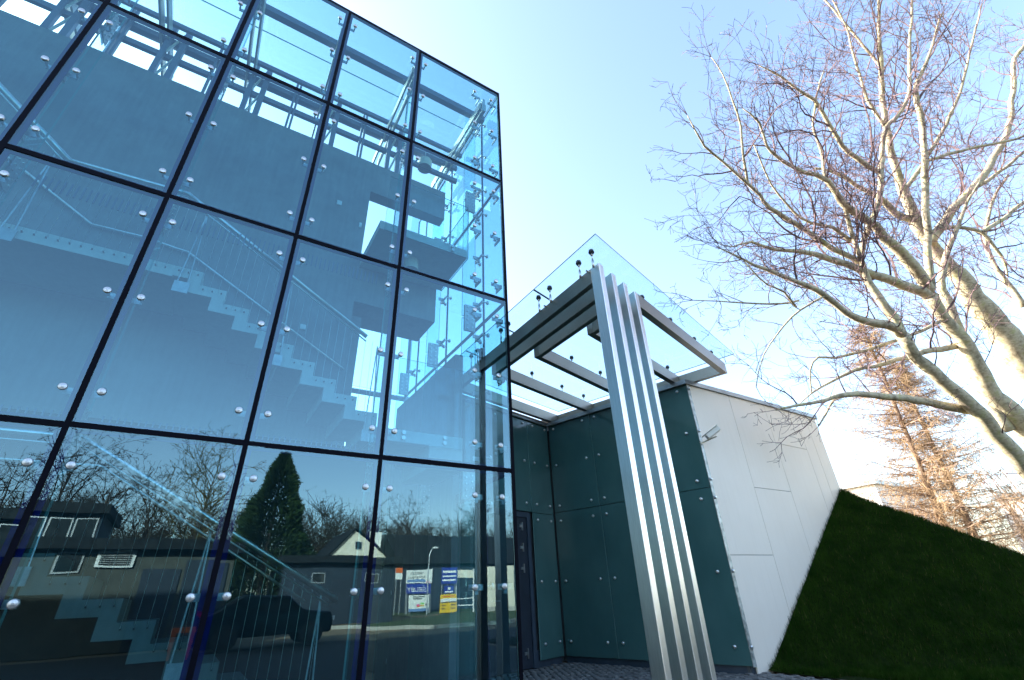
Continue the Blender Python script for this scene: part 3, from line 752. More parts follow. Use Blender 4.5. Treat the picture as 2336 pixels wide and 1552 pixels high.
for i, base in enumerate((P[3] + e * .35, Vector((P[3].x, turnY[3], 0)), Vector((P[2].x, turnY[2], 0)), Vector((P[1].x, turnY[1], 0)))):
    L_ = (endline - base).dot(e)
    for f in (.06, .38, .70, .96):
        p = base + e * L_ * f + Vector((-e.y, e.x, 0)) * .13
        standoff(p.x, p.y)
bb = MB()
for (x, y) in ((.30, -1.50), (.30, -.56), (.30, .56)):
    bb.tube([(x - .02, y, BZ1 - .03), (x + .05, y, BZ1 - .03)], .012, 8)
bb.obj('cross_pins', M['polished'], canopy)

# ================================================================== BIG BEECH
LIMBS = [
[(13.46,-2.14,0.61,0.182),(12.12,-2.42,2.10,0.172),(10.98,-2.44,3.05,0.160),(9.88,-2.45,3.96,0.140),(9.11,-2.38,4.50,0.126),(8.35,-2.32,5.02,0.111),(7.93,-2.35,5.40,0.121)],
[(7.93,-2.35,5.40,0.095),(7.50,-2.30,5.54,0.094),(6.98,-2.14,5.57,0.076),(6.52,-2.07,5.70,0.067),(5.94,-2.03,5.90,0.058),(5.23,-1.91,6.06,0.048),(4.58,-1.79,6.18,0.036),(4.01,-1.69,6.29,0.023),(3.53,-1.61,6.38,0.011)],
[(7.93,-2.35,5.40,0.087),(7.71,-2.40,5.74,0.087),(7.36,-2.42,6.18,0.078),(7.06,-2.46,6.61,0.061),(6.99,-2.51,6.77,0.048),(6.81,-2.61,7.14,0.044),(6.47,-2.84,7.93,0.040),(6.13,-2.83,8.31,0.035),(5.91,-3.04,8.91,0.031),(5.70,-3.12,9.29,0.022),(5.62,-3.42,9.90,0.018),(5.66,-3.76,10.44,0.013)],
[(14.26,-2.10,0.58,0.227),(12.79,-2.56,2.56,0.217),(11.51,-2.67,3.86,0.205),(10.75,-2.63,4.48,0.178),(10.38,-2.71,4.93,0.163),(9.76,-2.80,5.60,0.133),(9.35,-2.81,5.99,0.118),(8.96,-2.85,6.39,0.138)],
[(8.96,-2.85,6.39,0.111),(8.69,-2.79,6.44,0.105),(7.88,-2.61,6.58,0.090),(7.21,-2.44,6.66,0.080),(6.45,-2.28,6.78,0.065),(5.73,-2.09,6.83,0.047),(5.05,-1.88,6.81,0.033),(4.47,-1.72,6.83,0.025),(4.10,-1.55,6.71,0.012),(3.81,-1.47,6.72,0.008)],
[(8.96,-2.85,6.39,0.083),(8.82,-3.18,7.18,0.074),(8.60,-3.68,8.37,0.066),(8.48,-4.04,9.18,0.061),(8.32,-4.33,9.92,0.057),(8.09,-4.50,10.52,0.053),(8.15,-4.79,10.97,0.043),(8.27,-5.14,11.49,0.029),(8.38,-5.61,12.24,0.019)],
[(8.96,-2.85,6.39,0.101),(8.38,-2.97,6.88,0.118),(7.52,-2.95,7.35,0.089),(7.01,-2.93,7.62,0.075),(6.35,-2.83,7.87,0.065),(5.93,-2.88,8.16,0.052),(5.38,-2.74,8.27,0.043),(4.73,-2.62,8.47,0.029),(4.48,-2.61,8.60,0.025),(4.19,-2.77,8.92,0.021),(3.77,-2.73,9.09,0.008)],
[(7.11,-2.48,6.84,0.058),(6.36,-2.33,7.01,0.057),(6.08,-2.31,7.12,0.052),(5.42,-2.24,7.34,0.047),(4.75,-2.12,7.49,0.042),(4.47,-2.19,7.70,0.033),(4.03,-2.17,7.86,0.029),(3.53,-2.16,8.05,0.024),(3.09,-2.15,8.22,0.020),(2.56,-2.28,8.58,0.008)],
[(15.68,-2.04,0.54,0.323),(14.00,-2.94,3.78,0.318),(12.64,-3.10,5.50,0.303),(11.84,-3.14,6.42,0.271),(11.29,-3.10,6.95,0.226),(11.02,-3.14,7.30,0.189),(10.70,-3.15,7.65,0.157),(10.30,-3.12,8.04,0.132),(9.83,-3.16,8.61,0.135),(9.43,-3.33,9.31,0.104),(9.11,-3.45,9.84,0.083),(8.75,-3.77,10.74,0.068),(8.36,-4.29,12.00,0.052),(8.11,-4.71,12.95,0.037),(7.84,-5.14,13.92,0.021)],
[(7.21,-2.45,6.90,0.063),(7.30,-2.80,7.62,0.059),(7.47,-3.07,8.03,0.059),(7.52,-3.28,8.45,0.055),(7.54,-3.45,8.85,0.056),(7.54,-3.57,9.11,0.051)],
[(7.54,-3.57,9.11,0.051),(7.53,-3.87,9.79,0.047),(7.71,-4.05,9.97,0.042),(7.95,-4.44,10.50,0.038),(7.89,-4.77,11.29,0.034),(7.86,-5.29,12.45,0.024),(7.84,-5.67,13.27,0.015)],
[(10.03,-3.15,8.08,0.113),(10.35,-3.54,8.61,0.098),(11.04,-4.24,9.46,0.085),(11.71,-5.04,10.52,0.070),(11.95,-5.56,11.46,0.060),(12.08,-6.21,12.85,0.050),(12.28,-6.48,13.23,0.045),(12.64,-7.13,14.27,0.029)],
[(10.01,-3.19,8.15,0.051),(10.16,-3.42,8.37,0.051),(10.62,-3.74,8.38,0.046),(11.01,-3.93,8.28,0.041),(11.34,-3.90,7.90,0.036),(11.66,-3.90,7.60,0.031),(11.77,-3.79,7.31,0.020)],
[(11.01,-3.93,8.28,0.046),(11.70,-4.31,8.68,0.047),(12.36,-4.75,9.21,0.043),(13.29,-5.31,9.79,0.027)],
[(8.65,-4.07,9.19,0.038),(9.35,-4.50,9.46,0.034),(10.30,-5.05,9.75,0.029),(10.91,-5.41,9.95,0.030),(11.62,-5.81,10.14,0.020)],
[(9.87,-3.17,8.69,0.094),(9.15,-3.01,8.74,0.077),(8.66,-3.03,8.93,0.061),(8.07,-2.94,9.02,0.050),(7.00,-2.78,9.16,0.034),(6.54,-2.65,9.12,0.019)],
[(7.58,-3.45,8.88,0.051),(7.46,-3.39,8.87,0.056),(6.93,-3.29,9.02,0.051),(6.30,-3.25,9.29,0.045),(6.08,-3.31,9.46,0.040),(5.54,-3.39,9.82,0.035),(5.09,-3.32,9.95,0.026),(4.68,-3.27,10.08,0.022),(4.16,-3.16,10.19,0.009)],
[(4.18,-2.17,7.83,0.025),(3.95,-2.34,8.23,0.024),(3.74,-2.58,8.71,0.020),(3.49,-2.71,9.08,0.016),(3.18,-2.85,9.50,0.012),(2.90,-2.88,9.77,0.008)],
[(9.97,-2.29,4.11,0.099),(9.19,-2.08,4.22,0.089),(8.29,-1.82,4.29,0.074),(7.47,-1.56,4.33,0.064),(6.93,-1.37,4.30,0.050),(6.42,-1.14,4.16,0.037),(5.82,-0.90,4.07,0.028),(5.40,-0.71,3.96,0.016)],
[(7.14,-1.29,4.36,0.030),(6.86,-1.12,4.25,0.026),(6.73,-0.97,4.00,0.021),(6.58,-0.81,3.78,0.013)],
[(9.96,-2.67,5.53,0.071),(9.29,-2.35,5.41,0.060),(8.69,-2.03,5.22,0.050),(7.55,-1.45,4.91,0.036),(7.04,-1.16,4.69,0.026),(6.62,-0.90,4.45,0.017),(6.38,-0.72,4.25,0.009)],
[(9.27,-2.73,5.91,0.037),(8.59,-2.29,5.60,0.036),(7.87,-1.85,5.35,0.031),(7.03,-1.40,5.12,0.026),(6.64,-1.23,5.11,0.022),(6.50,-1.07,4.88,0.017),(6.54,-0.93,4.42,0.013)],
[(5.92,-2.04,5.89,0.020),(5.54,-1.68,5.67,0.020),(5.33,-1.40,5.41,0.016),(5.11,-0.97,4.92,0.012),(5.09,-0.65,4.39,0.008)],
[(5.39,-1.69,5.68,0.020),(5.01,-1.74,5.86,0.020),(4.58,-1.69,5.91,0.016),(3.95,-1.74,6.14,0.011)],
[(5.49,-1.73,5.84,0.020),(5.09,-1.57,5.72,0.020),(4.29,-1.34,5.62,0.016),(3.71,-1.20,5.56,0.011),(3.16,-1.06,5.49,0.007)],
[(11.18,-2.47,3.81,0.126),(10.80,-2.53,4.62,0.121),(10.46,-2.61,5.38,0.134),(10.22,-2.79,6.20,0.107),(9.98,-3.00,7.07,0.079),(10.12,-3.42,7.85,0.055),(10.38,-3.93,8.65,0.035),(10.70,-4.43,9.36,0.015)],
[(6.91,-2.58,7.20,0.040),(6.36,-2.51,7.43,0.035),(5.69,-2.28,7.54,0.026),(4.87,-2.30,8.07,0.017),(4.28,-2.49,8.64,0.013)],
[(9.46,-3.33,9.33,0.052),(9.75,-3.78,9.92,0.047),(10.15,-4.42,10.75,0.043),(10.45,-5.07,11.70,0.032),(10.59,-5.69,12.78,0.027),(10.74,-6.33,13.89,0.016)],
[(11.36,-4.23,9.64,0.049),(11.96,-4.64,10.02,0.044),(12.79,-5.27,10.68,0.034),(13.49,-5.76,11.10,0.023)],
[(8.74,-3.77,10.73,0.042),(8.25,-3.79,11.34,0.037),(7.89,-4.01,12.15,0.026),(7.50,-4.28,13.07,0.021),(7.12,-4.38,13.69,0.016)],
[(8.41,-4.29,12.05,0.037),(7.88,-4.31,12.81,0.027),(7.26,-4.28,13.62,0.021),(6.73,-4.27,14.32,0.016)],
[(12.97,-3.63,6.92,0.086),(12.70,-3.62,7.63,0.066),(12.47,-3.73,8.60,0.050),(12.71,-4.23,9.68,0.040),(13.21,-4.80,10.56,0.029)]]

rt = random.Random(21)
beech = thing('beech_tree', (12.6, -2.4, .3), 'large bare beech with pale smooth limbs spreading over the annex', 'tree')
def smooth_path(l):
    pts = [Vector(p[:3]) for p in l]; rs = [p[3] for p in l]
    out, ro = [], []
    n = len(pts)
    for i in range(n - 1):
        p0 = pts[max(i - 1, 0)]; p1 = pts[i]; p2 = pts[i + 1]; p3 = pts[min(i + 2, n - 1)]
        seg = max(2, int((p2 - p1).length / .22))
        for k in range(seg):
            t = k / seg
            q = .5 * ((2 * p1) + (p2 - p0) * t + (2 * p0 - 5 * p1 + 4 * p2 - p3) * t * t + (3 * p1 - p0 - 3 * p2 + p3) * t ** 3)
            r_ = rs[i] + (rs[i + 1] - rs[i]) * t
            q += Vector((noise.noise(q * 2.1), noise.noise(q * 2.1 + Vector((9, 0, 0))), noise.noise(q * 2.1 + Vector((0, 9, 0))))) * min(.055, r_ * 1.2)
            out.append(q); ro.append(r_ * (1 + .10 * noise.noise(q * 4)))
    out.append(pts[-1]); ro.append(rs[-1]); return out, ro
paths = []
for l in LIMBS:
    pts, rs = smooth_path(l); paths.append((pts, rs))
    big = rs[0] > .1
    MB().tube(pts, rs, 12 if big else 7).obj('trunk' if rs[0] > .19 else 'branch', M['bark'], beech, smooth=True)
def rnd_dir(rg): 
    while True:
        v = Vector((rg.uniform(-1, 1), rg.uniform(-1, 1), rg.uniform(-1, 1)))
        if .05 < v.length < 1: return v.normalized()
def grow(mb, bud, p, d, length, r, level, rg, child, updraft, segl=.16, sides=4, rmin=.0031):
    bend = rnd_dir(rg); n = max(2, int(length / segl)); pts = [p.copy()]; rs = [r]; dd = d.normalized(); q = p.copy()
    for i in range(n):
        dd = (dd + rnd_dir(rg) * .30 + bend * .10 + Vector((0, 0, updraft))).normalized()
        q = q + dd * (length / n); pts.append(q.copy()); rs.append(max(r * (1 - .75 * (i + 1) / n), rmin))
        if level > 0 and i >= (1 if n > 3 else 0):
            for _ in range(child[level]):
                if rg.random() < .62:
                    cd = (dd * .75 + rnd_dir(rg) * .8).normalized()
                    grow(mb, bud, q, cd, length * rg.uniform(.28, .58), max(r * .5, rmin), level - 1, rg, child, updraft, segl, 3, rmin)
    mb.tube(pts, rs, sides, caps=False)
    if bud is not None and level <= 1 and rg.random() < .45:
        s_ = rg.uniform(.006, .015); a = rnd_dir(rg) * s_; b = rnd_dir(rg) * s_
        bud.add([q - a, q + b, q + a + b * .3], [(0, 1, 2)])
tw = MB(); bd = MB()
for pts, rs in paths:
    acc = 0
    for i in range(1, len(pts) - 1):
        step = (pts[i] - pts[i - 1]).length; acc += step
        if rs[i] > .16: continue
        gap = .10 if rs[i] > .07 else .042
        if pts[i].z < 5.2: gap *= 9
        elif pts[i].x < 5.6: gap *= 1.2
        if acc < gap: continue
        acc = 0
        t = (pts[i + 1] - pts[i - 1]).normalized(); o = rnd_dir(rt)
        d = (t * .7 + (o - t * o.dot(t)).normalized() * .8 + Vector((0, 0, .35))).normalized()
        if rs[i] > .018 and rt.random() < .24 and pts[i].z > 5.4: grow(tw, bd, pts[i], d, rt.uniform(1.2, 2.3) * (.75 if pts[i].x < 5.6 else 1), min(.026, rs[i] * .55), 3, rt, {3: 1, 2: 2, 1: 3}, .07, .19)
        else: grow(tw, bd, pts[i], d, rt.uniform(.5, 1.35) * (.7 if pts[i].x < 5.4 else 1), min(.015, rs[i] * .5), 2, rt, {2: 2, 1: 3}, .06)
    t = (pts[-1] - pts[-2]).normalized()
    for _ in range(3 if pts[-1].z > 5 else 1): grow(tw, bd, pts[-1], (t + rnd_dir(rt) * .4).normalized(), rt.uniform(.35, .8), .006, 2, rt, {2: 2, 1: 2}, .05)
tag(tw.obj('crown', M['twig'], beech), kind='stuff')
tag(bd.obj('buds', M['bud'], beech), kind='stuff')

# ================================================================== LARCH AND BRUSHWOOD BEHIND
def larch(x, y, h, seed, label, lean=(0, 0), spread=2.6):
    rg = random.Random(seed); t = thing('larch_tree', (x, y, 0), label, 'tree', 'leafless larches behind the grass bank')
    tr = MB(); br = MB(); fz = MB()
    pts = [Vector((x + lean[0] * (k / 14) + .12 * noise.noise(Vector((k * .4, seed, 0))), y + lean[1] * (k / 14), h * k / 14 - .3)) for k in range(15)]
    tr.tube(pts, [.20 * (1 - k / 15.5) + .015 for k in range(15)], 8)
    z = 1.6
    while z < h - .2:
        f = z / h; k = min(13, int(f * 14)); base = pts[k].lerp(pts[k + 1], f * 14 - k)
        L_ = spread * (1 - f) ** .75 * rg.uniform(.7, 1.15) + .25
        a = rg.uniform(0, 6.283); d = Vector((math.cos(a), math.sin(a), rg.uniform(.0, .35)))
        bp = [base.copy()]; n = 6
        for i in range(n):
            d = (d + rnd_dir(rg) * .12 + Vector((0, 0, -.05 if i < 3 else .08))).normalized()
            bp.append(bp[-1] + d * L_ / n)
        br.tube(bp, [.028 * (1 - i / 7.5) for i in range(n + 1)], 4, caps=False)
        for i in range(1, n + 1):
            for _ in range(6):
                q = bp[i - 1].lerp(bp[i], rg.random()); dd = (d * .5 + rnd_dir(rg) * .7 + Vector((0, 0, -.35))).normalized()
                ll = rg.uniform(.25, .75) * (1.1 - f * .6)
                m_ = q + dd * ll * .5 + rnd_dir(rg) * .04; e_ = q + dd * ll + Vector((0, 0, -.06))
                fz.tube([q, m_, e_], [.007, .006, .004], 3, caps=False)
                for _k in range(2):
                    s_ = q.lerp(e_, rg.uniform(.2, .9)); fz.tube([s_, s_ + (dd * .4 + rnd_dir(rg)) * .2], [.005, .004], 3, caps=False)
        z += rg.uniform(.035, .085)
    tr.obj('trunk', M['larch_bark'], t, smooth=True); br.obj('branches', M['larch_bark'], t); tag(fz.obj('crown', M['larch'], t), kind='stuff')
larch(27.6, 4.45, 12.7, 5, 'tall tan leafless larch with the pale leaning trunk behind the bank', (-5.2, -2.1), 4.8)
larch(28.6, 3.7, 11.0, 9, 'shorter larch with a reddish trunk right beside the tall larch', (-4.0, -1.3), 3.8)
def thicket(x, y, h, rx, seed, label, n=70, mat='brush'):
    rg = random.Random(seed); t = thing('bare_shrub', (x, y, 0), label, 'shrub', 'bare brushwood behind the grass bank')
    st = MB(); tg = MB()
    for _ in range(n):
        p = Vector((x + rg.gauss(0, rx * .4), y + rg.gauss(0, rx * .4), -.1)); d = Vector((rg.gauss(0, .25), rg.gauss(0, .25), 1)).normalized()
        grow(tg, None, p, d, h * rg.uniform(.6, 1.1), .025, 2, rg, {2: 2, 1: 2}, .02, h / 6, 3)
    for _ in range(4):
        p = Vector((x + rg.gauss(0, rx * .3), y + rg.gauss(0, rx * .3), -.1)); st.tube([p, p + Vector((rg.gauss(0, .3), rg.gauss(0, .3), h * .6)), p + Vector((rg.gauss(0, .6), rg.gauss(0, .6), h))], [.07, .05, .015], 6)
    st.obj('stems', M['larch_bark'], t); tag(tg.obj('twigs', M[mat], t), kind='stuff')
thicket(33, 2.4, 6.0, 2.6, 31, 'tan leafless shrub thicket right of the larches', 34)
thicket(33.5, -.6, 5.0, 2.4, 32, 'low grey brown thicket at the edge beside the red roofed hut', 26)
thicket(31, 6.0, 4.6, 2.2, 33, 'olive tan brushwood under the larch trunks', 34)
thicket(40, 4.4, 7.5, 3.2, 34, 'distant bare shrub in front of the pale far house', 26)
# pale houses beyond
def far_house(x0, x1, y0, y1, h, label, roof=.5):
    t = thing('white_house', ((x0 + x1) / 2, (y0 + y1) / 2, 0), label, 'house')
    MB().box(x0, x1, y0, y1, -.2, h).obj('wall', M['pale_wall'], t)
    MB().box(x0 - .3, x1 + .3, y0 - .3, y1 + .3, h, h + roof).obj('roof', M['cap'], t)
    for k in range(3):
        for zz in (1.2, 4.2):
            if zz + 1.4 > h: continue
            yy = y0 + (y1 - y0) * (k + .5) / 3
            w_ = MB().box(x0 - .03, x0 + .04, yy - .55, yy + .55, zz, zz + 1.4).obj('window', M['white_paint'], t)
            MB().box(x0 - .045, x0 - .031, yy - .47, yy + .47, zz + .08, zz + 1.32).obj('pane', M['dark_window'], w_)
far_house(44, 54, 12.6, 22, 8.0, 'pale block partly hidden between the annex and the larch', .35)
far_house(55, 66, -6, 8.2, 6.6, 'pale house at the edge behind the brushwood', .4)
t = thing('lamp_pole', (31.5, .6, 0), 'slim white pole standing among the brushwood', 'pole')
MB().tube([(31.5, .6, 0), (31.5, .6, 6.2)], [.075, .05], 8).obj('mast', M['white_paint'], t); MB().tube([(31.5, .6, 6.2), (31.5, .6, 6.32)], [.09, .03], 8).obj('mast_cap', M['white_paint'], t)
t = thing('marker_post', (27, 1.15, 0), 'short pale marker post showing above the grass bank', 'post')
MB().tube([(27, 1.15, 0), (27, 1.15, 2.25)], .055, 8).obj('shaft', M['white_paint'], t); MB().tube([(27, 1.15, 2.25), (27, 1.15, 2.31)], [.055, .02], 8).obj('post_cap', M['white_paint'], t)
t = thing('garden_hut', (33, -2.2, 0), 'small hut with a red roof just showing over the bank', 'hut')
MB().box(31.8, 34.2, -3.3, -1.2, 0, 1.7).obj('wall', M['cream_wall'], t)
MB().prism([(31.6, -3.5, 1.7), (31.6, -1.0, 1.7), (31.6, -2.25, 2.4)], (2.8, 0, 0)).obj('roof', M['red'], t)

# ================================================================== OPPOSITE SIDE OF THE YARD (seen mirrored in the glass)
def window(parent, x0, x1, y, z0, z1):
    w_ = MB().box(x0, x1, y - .02, y + .03, z0, z1).obj('window', M['bracket'], parent)
    MB().box(x0 + .05, x1 - .05, y + .031, y + .038, z0 + .05, z1 - .05).obj('pane', M['dark_window'], w_)
    return w_
t = thing('workshop', (-5, -16, 0), 'grey green flat roofed workshop reflected low in the left panes', 'workshop')
MB().box(-12, -1.95, -18, -14, 0, 2.62).obj('wall', M['stucco'], t)
MB().box(-12.2, -1.75, -18.2, -13.7, 2.62, 2.92).obj('roof', M['dark_roof'], t)
window(t, -6.35, -5.75, -13.99, 2.02, 2.55)
lv = MB().box(-5.45, -4.55, -14, -13.93, 2.15, 2.60).obj('vent', M['white_paint'], t)
for k in range(6): MB().box(-5.36, -4.64, -13.929, -13.90, 2.22 + k * .055, 2.245 + k * .055).obj('slat', M['dark_roof'], lv)
MB().box(-4.25, -3.3, -14, -13.96, 0, 2.1).obj('door', M['stucco_blue'], t)
MB().box(-3.2, -2.1, -14, -13.95, .0, 2.35).obj('garage_door', M['stucco_blue'], t)
t = thing('glazed_loft', (-8, -21, 0), 'two storey block with a glazed loft behind the workshop', 'building')
MB().box(-10.6, -6.4, -24, -20, 0, 4.35).obj('wall', M['stucco_blue'], t)
MB().box(-10.9, -6.2, -24.2, -19.7, 4.35, 4.72).obj('roof', M['dark_roof'], t)
for k in range(5): window(t, -10.3 + k * .78, -9.6 + k * .78, -19.99, 3.1, 4.2)
t = thing('blue_shed', (5, -27, 0), 'dark blue flat roofed shed reflected beside the handrail foot', 'shed')
MB().box(1.2, 7.3, -30, -25, 0, 3.0).obj('wall', M['stucco_blue'], t)
MB().box(.9, 7.6, -30.3, -24.6, 3.0, 3.35).obj('roof', M['dark_roof'], t)
window(t, 2.7, 3.4, -24.99, 2.0, 2.5); window(t, 5.6, 6.3, -24.99, 2.0, 2.5)
MB().box(3.8, 4.9, -25.0, -24.95, 0, 2.2).obj('door', M['door'], t)
t = thing('gable_house', (10.4, -46, 0), 'house with a sunlit cream gable above the dark shed', 'house')
MB().box(7.9, 13.2, -52, -44, 0, 4.9).obj('wall', M['cream_wall'], t)
MB().prism([(7.9, -44, 4.9), (9.9, -44, 7.0), (12.8, -44, 4.9)][::-1], (0, -8, 0)).obj('gable', M['cream_wall'], t)
for (a, b) in (((7.4, 4.45), (9.95, 7.16)), ((9.95, 7.16), (13.4, 4.45))):
    m = MB(); m.obox((a[0], -43.7, a[1]), (b[0] - a[0], 0, b[1] - a[1]), (0, -8.6, 0), (0, 0, .16)); m.obj('roof', M['dark_roof'], t)
ch = MB().box(11.9, 12.7, -46.2, -45.4, 5.2, 7.2).obj('chimney', M['pale_wall'], t)
window(t, 10.0, 10.6, -43.99, 5.3, 6.0)
t = thing('long_house', (20, -45, 0), 'long low house with a dark roof behind the shop signs', 'house')
MB().box(13.9, 33, -52, -42, 0, 4.0).obj('wall', M['stucco_blue'], t)
m = MB().prism([(13.5, -41.5, 4.0), (13.5, -52.5, 4.0), (13.5, -47, 7.2)], (20, 0, 0)); m.obj('roof', M['dark_roof'], t)
for k in range(4): window(t, 15.2 + k * 3.4, 16.3 + k * 3.4, -41.99, 1.2, 2.9)
for k, x in enumerate((15.86, 17.72)):
    t = thing('cream_wall_panel', (x + .45, -29.5, 0), ('narrower' if k else 'wider') + ' sunlit cream wall panel at the corner of the yard' + (' nearest the door' if k else ' beside the signs'), 'wall')
    MB().box(x, x + (.95 if k == 0 else .82), -29.7, -29.5, .35, 3.08).obj('panel', M['cream_wall'], t); MB().box(x, x + .9, -29.68, -29.52, -.02, .349).obj('base', M['kerb'], t)
t = thing('gate', (16, -33.3, 0), 'white barred gate with a bright sign board between the signs and wall panels', 'gate')
for x in (15.4, 16.95): MB().box(x - .04, x + .04, -33.34, -33.26, 0, 3.1).obj('post', M['white_paint'], t)
MB().box(15.44, 16.91, -33.33, -33.27, 2.45, 3.0).obj('header', M['cream_wall'], t)
for z in (.45, .95): MB().box(15.44, 16.91, -33.32, -33.28, z, z + .07).obj('bar', M['white_paint'], t)
t = thing('street_lamp', (13.2, -34, 0), 'curved street lamp with a white head behind the signs', 'street lamp')
MB().tube([(13.2, -34, 0), (13.2, -34, 4.1), (13.35, -34, 4.55), (13.6, -34, 4.72)], [.06, .045, .035, .03], 8).obj('mast', M['bracket'], t); MB().box(13.5, 13.98, -34.08, -33.92, 4.68, 4.80).obj('lamp_head', M['white_paint'], t, bevel=.02)
t = thing('chimney_pillar', (16.5, -31, 0), 'tall cream pillar rising above the wall panels', 'pillar')
MB().box(16.4, 16.62, -31.2, -31, 0, 5.3).obj('shaft', M['cream_wall'], t); MB().box(16.36, 16.66, -31.24, -30.96, 5.3, 5.4).obj('pillar_cap', M['kerb'], t)

def text(parent, s, x, y, z, size, mat, shear=0.0, width=None):
    cu = bpy.data.curves.new('lettering', 'FONT'); cu.body = s; cu.size = size; cu.align_x = 'CENTER'; cu.align_y = 'CENTER'; cu.extrude = .004; cu.shear = shear
    tmp = bpy.data.objects.new('lettering', cu); COL.objects.link(tmp)
    dg = bpy.context.evaluated_depsgraph_get(); me = bpy.data.meshes.new_from_object(tmp.evaluated_get(dg))
    bpy.data.objects.remove(tmp)
    if width:
        xs = [v.co.x for v in me.vertices]; k = width / max(1e-6, max(xs) - min(xs))
        for v in me.vertices: v.co.x *= k
    me.materials.clear(); me.materials.append(mat)
    return link('lettering', me, parent, loc=(x, y, z), rot=(rad(90), 0, rad(180)))
def sign(x0, x1, y, z0, z1, mat, label, name='shop_sign'):
    t = thing(name, ((x0 + x1) / 2, y, z0), label, 'sign', 'shop signs across the yard')
    MB().box(x0, x1, y - .05, y, z0, z1).obj('board', M[mat], t)
    for x in (x0 + .06, x1 - .12):
        MB().box(x, x + .06, y - .11, y - .051, -.02, z1 - .05).obj('post', M['bracket'], t)
    return t
def strip(parent, x0, x1, y, z0, z1, mat, name='strip'): return MB().box(x0, x1, y, y + .006, z0, z1).obj(name, M[mat], parent)
t = sign(12.5, 14.85, -37, 2.28, 3.28, 'sign_white', 'white sign reading NARZĘDZIA PROFESJONALNE on top of the left stack')
text(t, 'NARZĘDZIA', 13.45, -36.99, 3.02, .30, M['ink'], width=1.2); text(t, 'PROFESJONALNE', 13.45, -36.99, 2.70, .26, M['ink'], width=1.6)
strip(t, 12.62, 14.25, -37, 2.36, 2.56, 'sign_steel_blue'); strip(t, 14.28, 14.75, -37, 2.36, 2.40, 'pink')
t = sign(12.6, 14.75, -37, 1.5, 2.24, 'sign_blue', 'blue sign reading ŚRUBY under the white tool sign')
text(t, 'ŚRUBY', 13.55, -36.99, 1.78, .52, M['sign_white'], .25, 1.7)
t = sign(12.85, 14.6, -37, .2, 1.38, 'sign_white', 'white poster board with colour blocks at the bottom of the left stack')
strip(t, 12.85, 14.6, -37, .2, .40, 'sign_steel_blue')
for k, (mm, x, z) in enumerate((('pink', 13.55, .62), ('green_print', 13.9, .70), ('sign_yellow', 13.9, .56), ('orange', 13.55, .52))): strip(t, x, x + .3, -37, z, z + .1, mm, 'colour_block')
for z, a in ((1.22, 1.0), (1.08, .8)): strip(t, 13.2, 13.2 + a, -37, z, z + .07, 'ink', 'text_line')
strip(t, 14.3, 14.42, -37, .58, .72, 'ink', 'emblem')
t = sign(13.92, 15.3, -33, 2.08, 3.2, 'sign_blue', 'blue sign with three white lines on top of the right stack')
for z, h_ in ((2.80, .17), (2.52, .10), (2.26, .11)): strip(t, 14.02, 15.2, -33, z, z + h_, 'sign_white', 'text_line')
t = sign(14.2, 15.05, -33, 1.42, 1.95, 'sign_blue', 'small dark blue sign between the blue and yellow signs')
strip(t, 14.5, 14.75, -33, 1.68, 1.85, 'sign_white', 'emblem'); strip(t, 14.25, 15.0, -33, 1.47, 1.57, 'sign_white', 'text_line')
t = sign(13.9, 15.3, -33, .05, 1.35, 'sign_yellow', 'yellow sign with a white band at the bottom of the right stack')
strip(t, 13.92, 15.28, -33, .80, 1.04, 'sign_white', 'band'); strip(t, 13.92, 15.28, -33, .72, .79, 'ink', 'band')
for x in (14.05, 14.85):
    for z in (.30, .52): strip(t, x, x + .34, -33, z, z + .07, 'ink', 'text_line')
strip(t, 14.1, 15.1, -33, 1.15, 1.22, 'orange', 'text_line')
t = sign(11.6, 12.2, -37.2, 2.6, 3.45, 'sign_white', 'small white and orange notice left of the stacked signs')
strip(t, 11.6, 12.2, -37.2, 3.1, 3.45, 'orange')

# parked car and orange trestle by the workshop
car = thing('parked_car', (-.6, -12.9, 0), 'dark parked car with red tail lights in front of the workshop', 'car')
prof = [(-2.0, .32), (2.0, .32), (2.05, .62), (1.95, .86), (1.0, .95), (.45, 1.36), (-1.0, 1.40), (-1.75, 1.0), (-2.05, .92), (-2.08, .5)]
m = MB().prism([(p[0] * .86 - .75, -12.2, p[1]) for p in prof][::-1], (0, -1.65, 0)); m.obj('body', M['car_paint'], car, bevel=.06)
for s in (-12.2 + .004, -13.854):
    MB().prism([(-1.6, s, .97), (-.6, s, 1.30), (0, s, .97)] if s > -13 else [(0, s, .97), (-.6, s, 1.30), (-1.6, s, .97)], (0, .004, 0)).obj('window', M['dark_window'], car)
for x in (-1.9, .4):
    for y in (-12.16, -13.7):
        w_ = MB().tube([(x, y, .32), (x, y - .2, .32)], .32, 18).obj('wheel', M['tyre'], car); MB().tube([(x, y + .004, .32), (x, y + .016, .32)], .19, 14).obj('rim', M['dark_rubber'], w_)
for y in (-12.22, -13.7): MB().box(-2.60, -2.50, y - .22, y, .82, .94).obj('tail_light', M['red'], car); MB().box(.98, 1.04, y - .24, y, .62, .74).obj('headlight', M['white_paint'], car)
t = thing('orange_trestle', (-2.85, -10.2, 0), 'small orange trestle standing by the parked car', 'trestle')
MB().box(-3.15, -2.65, -10.3, -10.2, .55, .66).obj('top_bar', M['orange'], t)
for x in (-3.08, -2.72): MB().prism([(x - .05, -10.27, .55), (x + .05, -10.27, .55), (x + .02, -10.27, 0), (x - .02, -10.27, 0)], (0, .05, 0)).obj('leg', M['orange'], t)

